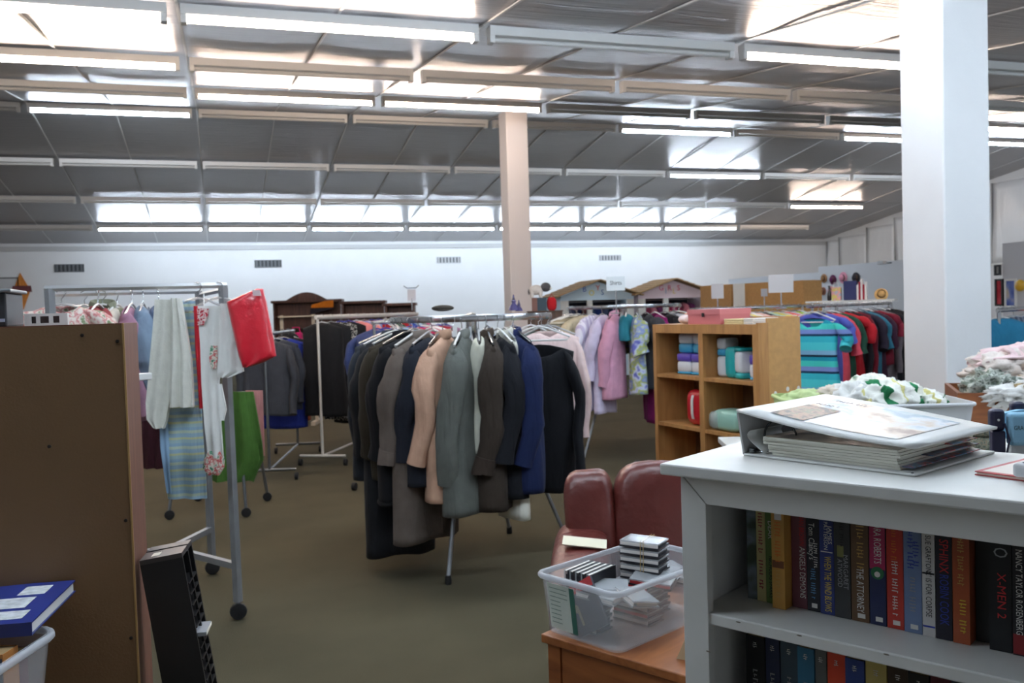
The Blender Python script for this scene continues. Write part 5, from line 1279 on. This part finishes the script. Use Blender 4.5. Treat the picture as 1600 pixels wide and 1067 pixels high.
# ------------------------------------------------------------------ far side: playhouse kiosks, partition, hats, signs
def kiosk(label, x0, x1, Y, eave, peak, front, letters, name='playhouse_kiosk'):
    o = thing(name, label, 'kiosk', ((x0+x1)/2, Y, 0)); w_ = (x1-x0)/2
    wo = .12
    ztop_w, zbot_w = eave-.06, .95
    # front wall with a wide opening: built from four boards
    mb = MB().prism([(-w_, eave-.10), (w_, eave-.10), (w_, eave), (0, peak), (-w_, eave)], 0, .05); mb.build('gable_board', front, o)
    box(-w_, -w_+.17, 0, .05, 0, eave-.10).build('corner_board', white_paint, o); box(w_-.17, w_, 0, .05, 0, eave-.10).build('corner_board', white_paint, o)
    box(-w_+.17, w_-.17, 0, .05, 0, .95).build('front_board', front, o)
    box(-.25, -.13, .0, .05, .95, eave-.10).build('mullion', white_paint, o)
    box(-w_, -w_+.05, .05, .9, 0, eave).build('side_wall', front, o); box(w_-.05, w_, .05, .9, 0, eave).build('side_wall', front, o)
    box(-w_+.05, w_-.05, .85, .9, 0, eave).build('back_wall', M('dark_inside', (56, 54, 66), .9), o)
    rf = M('brown_shingle', (176, 142, 100), .85, noise=(20, .2))
    sl = (peak-eave)/w_
    for sg in (-1, 1):
        for q in range(7):
            a0, a1 = q/7, (q+1)/7; e = w_+.16
            xa, xb = sg*e*a0, sg*e*a1; za, zb_ = peak+.03-abs(xa)*sl, peak+.03-abs(xb)*sl
            MB().hexa([(xa, -.18, za), (xb, -.18, zb_), (xb, .95, zb_), (xa, .95, za)], [(xa, -.18, za+.018), (xb, -.18, zb_+.03), (xb, .95, zb_+.03), (xa, .95, za+.018)]).build('shingle_row', rf, o)
    for (ch_, x, z, c, s_) in letters:
        text_part(ch_, s_, M('letter_%d_%d_%d' % c, c, .5), o, Matrix.Translation((x, -.006, z)) @ Matrix.Rotation(R(90), 4, 'X'), 'letter')
    return o
pale_blue, pale_pink = M('pale_blue_board', (206, 228, 242), .6), M('pale_pink_board', (240, 222, 232), .6)
Yk = 18.0
kx = lambda p: PY(p, 450, Yk).x
kz = lambda p, y: PY(p, y, Yk).z
b0, b1 = kx(876), kx(990); g0, g1 = kx(997), kx(1106)
cb, cg = (b0+b1)/2, (g0+g1)/2
kiosk('pale blue playhouse kiosk front with coloured letters', b0, b1, Yk, kz(876, 463), kz(932, 440), pale_blue, [('B', kx(913)-cb, kz(913, 452), (40, 90, 190), .17), ('O', kx(924)-cb, kz(924, 458), (226, 206, 60), .17), ('Y', kx(934)-cb, kz(934, 450), (210, 60, 60), .17), ('S', kx(941)-cb, kz(941, 457), (40, 110, 180), .17)])
kiosk('pale pink playhouse kiosk front with pink letters', g0, g1, Yk, kz(997, 460), kz(1050, 438), pale_pink, [('G', kx(1033)-cg, kz(1033, 450), (226, 90, 150), .17), ('I', kx(1040)-cg, kz(1040, 455), (120, 170, 210), .16), ('R', kx(1046)-cg, kz(1046, 450), (216, 70, 120), .17), ('L', kx(1053)-cg, kz(1053, 455), (226, 206, 90), .16), ('S', kx(1060)-cg, kz(1060, 450), (226, 80, 120), .17)])
for q, (bx0, bx1, cl) in enumerate(((b0, b1, [(40, 60, 120), (70, 80, 110), (30, 40, 70), (100, 60, 60), (60, 90, 130)]), (g0, g1, [(190, 80, 120), (150, 60, 90), (210, 130, 150), (120, 60, 110), (200, 90, 90)]))):
    for k_ in range(9):
        c_ = cl[k_ % 5]; x = bx0+.22+(bx1-bx0-.44)*k_/8
        nm_ = ['boyswear', 'girlswear'][q]
        garment('childs_shirt', '%s small shirt inside the %s kiosk' % (ORD[k_], ['blue', 'pink'][q]), 'clothing', (x, Yk+.45, 1.62), R(75), fab(c_), L=.55, sw=.14, sleeve='short', group='small shirts inside the %s kiosk' % ['blue', 'pink'][q], seed=330+k_+20*q)
    rl_ = MB().tube([(0, 0, 0), (bx1-bx0-.12, 0, 0)], .012, 8).build('hanging_rail', chrome); rl_.location = (bx0+.06, Yk+.45, 1.625); tag(rl_, 'metal rail inside the %s kiosk' % ['blue', 'pink'][q], 'rail')
def sign(label, x, y, d, wpx, hpx, col, txt=None, base_y=478, floor=False):
    p = P(x, y, d); w_, h_ = wpx/F*d, hpx/F*d
    zb_ = P(x, base_y, d).z if not floor else .06
    o = thing('sign', label, 'sign', (p.x, p.y, zb_-.05), R(-18))
    MB().tube([(0, 0, 0), (0, 0, p.z-zb_+.05-h_/2)], .007, 8).build('pole', chrome, o)
    box(-w_/2, w_/2, -.004, .004, p.z-zb_+.05-h_/2, p.z-zb_+.05+h_/2).build('card', M('sign_%d' % col[0], col, .5), o)
    box(-.05, .05, -.03, .03, -.01, .0).build('clip', chrome, o)
    if txt: text_part(txt, h_*.42, I_bk, o, Matrix.Translation((0, -.0046, p.z-zb_+.055)) @ Matrix.Rotation(R(90), 4, 'X'), 'lettering', w_*.62)
    return o
sign('white card sign reading Shirts above the shirt rack', 962, 443, 8.3, 29, 22, (232, 238, 240), 'Shirts', 480)
sign('small grey blank sign above the middle rack', 1121, 455, 9.6, 19, 23, (196, 194, 196), None, 478)
sign('large blank grey white sign above the rack', 1220, 443, 9.8, 39, 28, (214, 216, 220), None, 474)
sign('tiny grey sign before the pressed board panel', 1194, 457, 12.0, 10, 12, (168, 170, 176), None, 474, True)
# grey partition with hats, and pressed board units before it
gp = M('grey_partition_far', (214, 218, 224), .7)
struct(box(13.3, 13.42, 17.8, 21.7, 0, 2.16).build('wall_partition', gp)); struct(box(13.3, 13.42, 13.4, 17.8, 0, 2.28).build('wall_partition', gp))
def PX(x, y, X):
    v = fwd+r0*((x-800)/F)-u0*((y-533.5)/F); return CAM+v*(X/v.x)
def board_unit(label, x0, x1, ytop, d0, d1):
    a = P(x0, ytop[0], d0); b = P(x1, ytop[1], d1)
    o = thing('board_display', label, 'display', (a.x, a.y, 0), math.atan2(b.y-a.y, b.x-a.x)); L_ = math.hypot(b.x-a.x, b.y-a.y)
    box(0, L_, 0, .02, 0, a.z).build('panel', osb, o); box(0, .03, .02, .4, 0, a.z).build('end_panel', osb, o); box(L_-.03, L_, .02, .4, 0, a.z).build('end_panel', osb, o)
    for z in (.4, .9, 1.4): box(.03, L_-.03, .02, .4, z, z+.02).build('shelf_board', osb, o)
    return o
board_unit('pressed board display behind the small grey sign', 1094, 1142, (447, 446), 15.4, 14.6)
board_unit('pressed board display behind the big blank sign', 1160, 1255, (443, 440), 14.0, 13.0)
pl_ = box(-.085, .085, -.02, .02, 0, 1.8).build('white_panel', white_paint); pl_.location = tuple(P(1155, 470, 13.9)[:2])+(0,); pl_.rotation_euler = (0, 0, R(-18)); tag(pl_, 'plain white panel between two pressed board displays', 'panel')
def hat(label, x, y, d, r_, col, brim=True, px_=1.0):
    o = thing('hat', label, 'hat', PX(x, y, 13.28) if d > 11 else P(x, y, d), 0, 'hats on the grey partition'); o.rotation_euler = (0, R(-90), 0) if d > 11 else (R(70), 0, R(-35)); r_ *= 1.7 if d > 11 else 1
    m_ = M('hat_%d_%d_%d' % col, col, .85, noise=(30, .12))
    MB().lathe([(r_*.62, 0), (r_*.6, r_*.3), (r_*.42, r_*.55), (r_*.02, r_*.6)], 18).build('crown', m_, o, smooth=60)
    if brim: MB().lathe([(r_*.5, -.01), (r_, -.015), (r_*1.02, 0), (r_*.6, .012)], 22).build('brim', m_, o, smooth=60)
    MB().lathe([(r_*.63, .005), (r_*.64, .02), (r_*.62, .04)], 18, cap=False).build('band', M('hat_band', (90, 66, 50), .8), o, smooth=60)
    return o
hat('brown straw hat, upper left on the partition', 1287, 435, 11.2, .06, (166, 124, 84)); hat('plum hat on the grey partition', 1301, 437, 11.2, .065, (98, 34, 86)); hat('pink sun hat on the grey partition', 1317, 434, 11.2, .075, (232, 158, 184)); hat('black hat on the grey partition', 1337, 434, 11.2, .07, (44, 42, 50))
hat('reddish straw hat, lower left on the partition', 1286, 455, 11.2, .055, (160, 108, 88)); hat('rose pink hat below the plum hat', 1298, 455, 11.2, .065, (214, 138, 164)); hat('natural straw hat by the column', 1377, 460, 9.9, .07, (204, 166, 108))
# long rail with shelf in front of it, carrying bags
sA, sB = P(1262, 471, 10.3), P(1400, 468, 9.8)
shf = thing('wall_shelf', 'narrow white shelf rail above the bright tees carrying bags', 'shelf', (sA.x, sA.y, 0), math.atan2((sB-sA).y, (sB-sA).x)); sL = math.hypot(sB.x-sA.x, sB.y-sA.y)
box(0, sL, -.1, .12, sA.z-.02, sA.z).build('shelf_board', white_paint, shf)
for x in (.05, sL-.05): MB().tube([(x, 0, 0), (x, 0, sA.z-.02)], .014, 8).build('post', chrome, shf)
SHF = Fr((sA.x, sA.y, sA.z), math.atan2((sB-sA).y, (sB-sA).x))
fb_ = thing('tote_bag', 'navy and red striped tote bag on the shelf rail', 'bag', SHF.w(.52, 0, .0005), SHF.rz)
stars = M('navy_canvas', (48, 54, 98), .8); box(-.12, .02, -.04, .04, 0, .215).build('navy_panel', stars, fb_, bevel=.01)
for q in range(5): box(.021+q*.021, .041+q*.021, -.04, .04, 0, .17+.03*(q % 3)).build('stripe', fab((160, 40, 58)) if q % 2 else white_plastic, fb_, bevel=.004)
bt = thing('gift_bag', 'pale printed gift bag left of the striped tote', 'bag', SHF.w(.32, 0, .0005), SHF.rz); box(-.05, .05, -.03, .03, 0, .15).build('bag', blotch('gift_print', [(.4, (210, 220, 226)), (.5, (206, 200, 90)), (.6, (226, 160, 170)), (.68, (150, 200, 210))], 14, seed=3), bt, bevel=.004); MB().tube([(-.03, -.032, .15), (-.02, -.032, .2), (.02, -.032, .2), (.03, -.032, .15)], .003, 6).build('handle', white_plastic, bt)
bo = thing('bottle', 'small dark bottle between gift bag and hats', 'bottle', SHF.w(.24, 0, .0005), 0); MB().lathe([(.02, 0), (.024, .01), (.024, .09), (.01, .12), (.01, .15)], 12).build('glass', M('dark_glass', (40, 34, 36), .2), bo, smooth=50); MB().lathe([(.012, .15), (.012, .17)], 10).build('cap', blackp, bo)
cm = thing('security_camera', 'small wall camera at the partition corner', 'camera', PX(1378, 413, 13.1), R(-90)); box(-.09, .09, -.05, .05, 0, .07).build('body', M('camera_grey', (176, 178, 182), .4), cm, bevel=.01); MB().tube([(.05, .04, .03), (.05, .2, .03)], .015, 8).build('bracket', steel, cm)

# plush toy and boxes beside the middle column, ornaments on the racks
sp_ = P(851, 487, 10.5)
SPF = Fr((sp_.x, sp_.y, 0), R(-18)); zq = sp_.z+.0
cab = thing('pedestal', 'brown pedestal carrying boxes right of the middle column', 'pedestal', SPF.loc, SPF.rz); box(-.2, .2, -.15, .15, 0, zq).build('body', wood('dark_walnut', (70, 48, 36), (98, 70, 52)), cab, bevel=.005); box(-.21, .21, -.16, .16, zq, zq+.012).build('top', wood('dark_walnut', (0, 0, 0), (0, 0, 0)), cab, bevel=.004)
zq += .0125
b1_ = thing('box', 'brown box at left on the pedestal', 'box', SPF.w(-.115, 0, zq), SPF.rz); box(-.03, .03, -.06, .06, 0, .15).build('body', M('brown_card', (128, 92, 82), .7), b1_); box(-.031, .031, -.061, .061, .12, .152).build('lid', M('brown_card', (0, 0, 0)), b1_)
b2_ = thing('box', 'dark teal box on the pedestal under the plush toy', 'box', SPF.w(-.03, 0, zq), SPF.rz); box(-.053, .053, -.06, .06, 0, .15).build('body', M('teal_card', (48, 68, 80), .6), b2_); box(-.054, .054, -.061, .061, .12, .152).build('lid', M('teal_card', (0, 0, 0)), b2_)
rbg = thing('red_bag', 'small red bag on the pedestal beside the teal box', 'bag', SPF.w(.085, 0, zq), SPF.rz); MB().ell((0, 0, .075), (.058, .05, .08), 14, 9, None, .7).build('bag', fab((192, 36, 44)), rbg, smooth=180); MB().tube([(-.03, 0, .15), (0, 0, .19), (.03, 0, .15)], .005, 6).build('handle', fab((160, 30, 40)), rbg)
plw, plb = M('plush_white', (226, 220, 212), .95, bump=(40, .8, .02)), M('plush_grey', (88, 86, 88), .95, bump=(40, .8, .02))
ply = thing('plush_animal', 'white plush animal with dark grey head on the boxes', 'plush toy', SPF.w(-.04, 0, zq+.153), SPF.rz)
MB().ell((-.05, 0, .09), (.085, .055, .06), 16, 10).build('body', plw, ply, smooth=180); MB().ell((.06, -.01, .12), (.06, .05, .055), 16, 10).build('head', plb, ply, smooth=180)
for (x, y) in ((-.1, -.03), (-.1, .03), (.0, -.03), (.0, .03)): MB().tube([(x, y, .08), (x, y, .0)], [.024, .02], 10).build('leg', plw, ply, smooth=60)
for s_ in (-1, 1): MB().ell((.05, s_*.05, .13), (.02, .012, .035), 10, 7).build('ear', plb, ply, smooth=180)
MB().ell((.112, -.01, .105), (.02, .025, .02), 10, 7).build('muzzle', plw, ply, smooth=180); MB().ell((-.135, 0, .07), (.012, .012, .035), 8, 6).build('tail', plb, ply, smooth=180)
for q, (x, y, lab) in enumerate(((803, 480, 'dark purple figurine on the rack top before the column'), (811, 481, 'smaller dark figurine beside the purple figurine'))):
    f_ = thing('figurine', lab, 'figurine', P(x, y+5, 5.7), 0); s_ = 1 if q == 0 else .7
    MB().lathe([(.035*s_, 0), (.03*s_, .02*s_), (.012*s_, .045*s_), (.016*s_, .06*s_), (.008*s_, .07*s_), (.004*s_, .1*s_)], 12).build('body', M('purple_glaze', (60, 50, 100), .3), f_, smooth=50)
    MB().ell((0, 0, .07*s_), (.01*s_, .01*s_, .012*s_), 8, 6).build('head', blackp, f_)
cpo = thing('cap', 'flat dark cap lying on top of the coat rack', 'hat', P(692, 487, 5.55), R(-10)); MB().ell((0, 0, .022), (.07, .05, .02), 14, 8).build('crown', fab((60, 56, 50)), cpo, smooth=180); MB().ell((.0, -.05, .01), (.05, .035, .006), 12, 6).build('brim', fab((50, 46, 42)), cpo, smooth=180)
tgs = thing('hang_tag', 'white price tag hanging among the coats', 'price tag', P(711, 517, 4.72), R(-14)); box(-.012, .012, -.001, .001, -.03, .03).build('card', white_plastic, tgs); MB().tube([(0, 0, .03), (0, 0, .075)], .001, 5).build('string', white_plastic, tgs)

# ------------------------------------------------------------------ far left: hutches, bag shelf, wall decorations
dark_w = wood('dark_cherry', (70, 42, 34), (104, 66, 50), 4, .5)
def hutch(label, x0, x1, ytop, d, arch=0, glass=False):
    a, b = P(x0, ytop, d), P(x1, ytop, d)
    o = thing('hutch', label, 'cabinet', ((a.x+b.x)/2, (a.y+b.y)/2, 0), R(-17.9)); w_ = (b-a).length/2; h = a.z
    box(-w_, w_, 0, .42, 0, .85).build('base_cabinet', dark_w, o); box(-w_-.02, w_+.02, -.03, .44, .85, .89).build('counter', dark_w, o)
    box(-w_, -w_+.04, .12, .42, .89, h-.06).build('side_panel', dark_w, o); box(w_-.04, w_, .12, .42, .89, h-.06).build('side_panel', dark_w, o); box(-w_+.04, w_-.04, .4, .42, .89, h-.06).build('back_panel', dark_w, o)
    for z in (1.2, 1.5): box(-w_+.04, w_-.04, .13, .4, z, z+.02).build('shelf_board', dark_w, o)
    box(-w_-.04, w_+.04, .08, .44, h-.06, h).build('cornice', dark_w, o, bevel=.01)
    if arch:
        n = 10; MB().prism([(-w_*.6+1.2*w_*q/n, h+arch*math.sin(math.pi*q/n)) for q in range(n+1)], .1, .16).build('crest', dark_w, o)
    for sx in (-.5, .5):
        dd = box(sx*w_-w_*.42, sx*w_+w_*.42, -.015, 0, .08, .78).build('door', dark_w, o, bevel=.004)
        MB().ell((sx*w_*.3, -.02, .45), (.012, .012, .012), 8, 6).build('knob', M('brass', (170, 130, 60), .3, .9), dd)
    return o
hutch('dark cherry hutch with arched crest far at left', 424, 530, 470, 21.0, .18); hutch('long low dark hutch behind the white railed rack', 532, 598, 471, 20.0); hutch('reddish hutch end right of the long hutch', 600, 646, 474, 19.0)
orb = thing('orange_bag', 'orange and black folded bag on the arched hutch', 'bag', P(504, 481, 20.98), R(-18)); MB().prism([(-.28, 0), (.24, 0), (.24, .17), (.05, .16), (-.26, .08)], 0, .12).build('bag', fab((226, 128, 36)), orb, bevel=.02); MB().prism([(-.30, -.14), (.24, -.02), (.24, .0), (-.28, .0)], 0, .12).build('flap', fab((50, 46, 52)), orb); 
# shelf of handbags
bgp = P(468, 640, 12.6); BGF = Fr((bgp.x, bgp.y, 0), R(-18)); bs = thing('bag_shelf', 'pale open shelf stand of handbags left of black dresses', 'shelf', BGF.loc, BGF.rz); ht_ = P(468, 492, 12.6).z
for x in (-.20, .24): box(x-.02, x+.02, -.02, .02, .05, ht_).build('upright', M('pale_wood', (196, 182, 160), .6), bs); 
for x in (-.20, .24): box(x-.03, x+.03, -.25, .25, 0, .05).build('foot', M('pale_wood', (0, 0, 0)), bs)
for z in (.42, .78, 1.1, ht_-.02): box(-.22, .26, -.12, .12, z-.01, z+.01).build('shelf_board', M('pale_wood', (0, 0, 0)), bs)
for q, (x, z, w_, h_, c, lab) in enumerate([(0, 1.11, .09, .24, (200, 40, 110), 'magenta handbag on the handbag stand'), (-.12, 1.11, .05, .2, (190, 110, 120), 'dusty pink handbag on the handbag stand'), (-.06, .79, .09, .2, (52, 110, 104), 'teal handbag on the handbag stand'), (.12, .79, .08, .18, (150, 110, 70), 'tan handbag on the handbag stand'), (-.08, .43, .11, .24, (178, 118, 60), 'caramel handbag on the lower stand shelf'), (.12, .43, .1, .26, (34, 30, 32), 'black handbag on the lower stand shelf'), (0, .05, .16, .22, (120, 60, 36), 'rust brown satchel on the floor under the stand')]):
    hb_ = thing('handbag', lab, 'bag', BGF.w(x, -.02, z+.001), BGF.rz, 'handbags on the stand')
    MB().prism([(-w_, 0), (w_, 0), (w_*.85, h_*.7), (-w_*.85, h_*.7)], -.05, .05).build('bag', fab(c), hb_, bevel=.015, seg=3); MB().tube([(-w_*.6, 0, h_*.7), (-w_*.5, 0, h_), (w_*.5, 0, h_), (w_*.6, 0, h_*.7)], .007, 6).build('handle', fab(c), hb_, smooth=60)
# orange kite ornament and frame on the back wall
def wall_at(x, y): return PY(x, y, YB-.02)
k0 = wall_at(34, 455); kt = thing('wall_kite', 'orange kite shaped ornament on the back wall at far left', 'ornament', (k0.x, YB-.001, k0.z)); 
sx_ = 26/F; 
MB().prism([(-.2, .02), (-.02, .48), (.2, .02), (.02, -.48)], -.03, 0).build('kite', fab((206, 132, 62)), kt); MB().prism([(-.24, -.02), (-.2, .14), (.22, .14), (.24, -.02)], -.045, -.03).build('band', fab((112, 64, 66)), kt)
f0, f1 = wall_at(-30, 434), wall_at(31, 480); pf = thing('picture', 'thin framed pale picture on the back wall behind the stereo', 'picture', (f0.x, YB-.001, f1.z)); ww, hh = f1.x-f0.x, f0.z-f1.z
MB().box(0, ww, -.03, 0, 0, .03).box(0, ww, -.03, 0, hh-.03, hh).box(0, .03, -.03, 0, .03, hh-.03).box(ww-.03, ww, -.03, 0, .03, hh-.03).build('frame', M('dark_thin_frame', (96, 98, 100), .5), pf); box(.03, ww-.03, -.012, 0, .03, hh-.03).build('print', M('pale_print', (206, 208, 210), .6), pf)
# white paper sign hanging from a hook over the hutches
w0 = P(643, 456, 11.8); ws = thing('hanging_card', 'white card on a clip hanger standing over the white rail', 'sign', (w0.x, w0.y, P(643, 485, 11.8).z), R(-18)); zz = w0.z-P(643, 485, 11.8).z
MB().tube([(0, 0, 0), (0, 0, zz-.08)], .007, 6).build('pole', chrome, ws); box(-.055, .055, -.003, .003, zz-.12, zz+.03).build('card', M('card_white_sign', (226, 224, 228), .5), ws); MB().tube([(-.1, 0, zz+.08), (-.06, 0, zz+.05), (.06, 0, zz+.05), (.1, 0, zz+.085)], .006, 6).build('clip', chrome, ws)
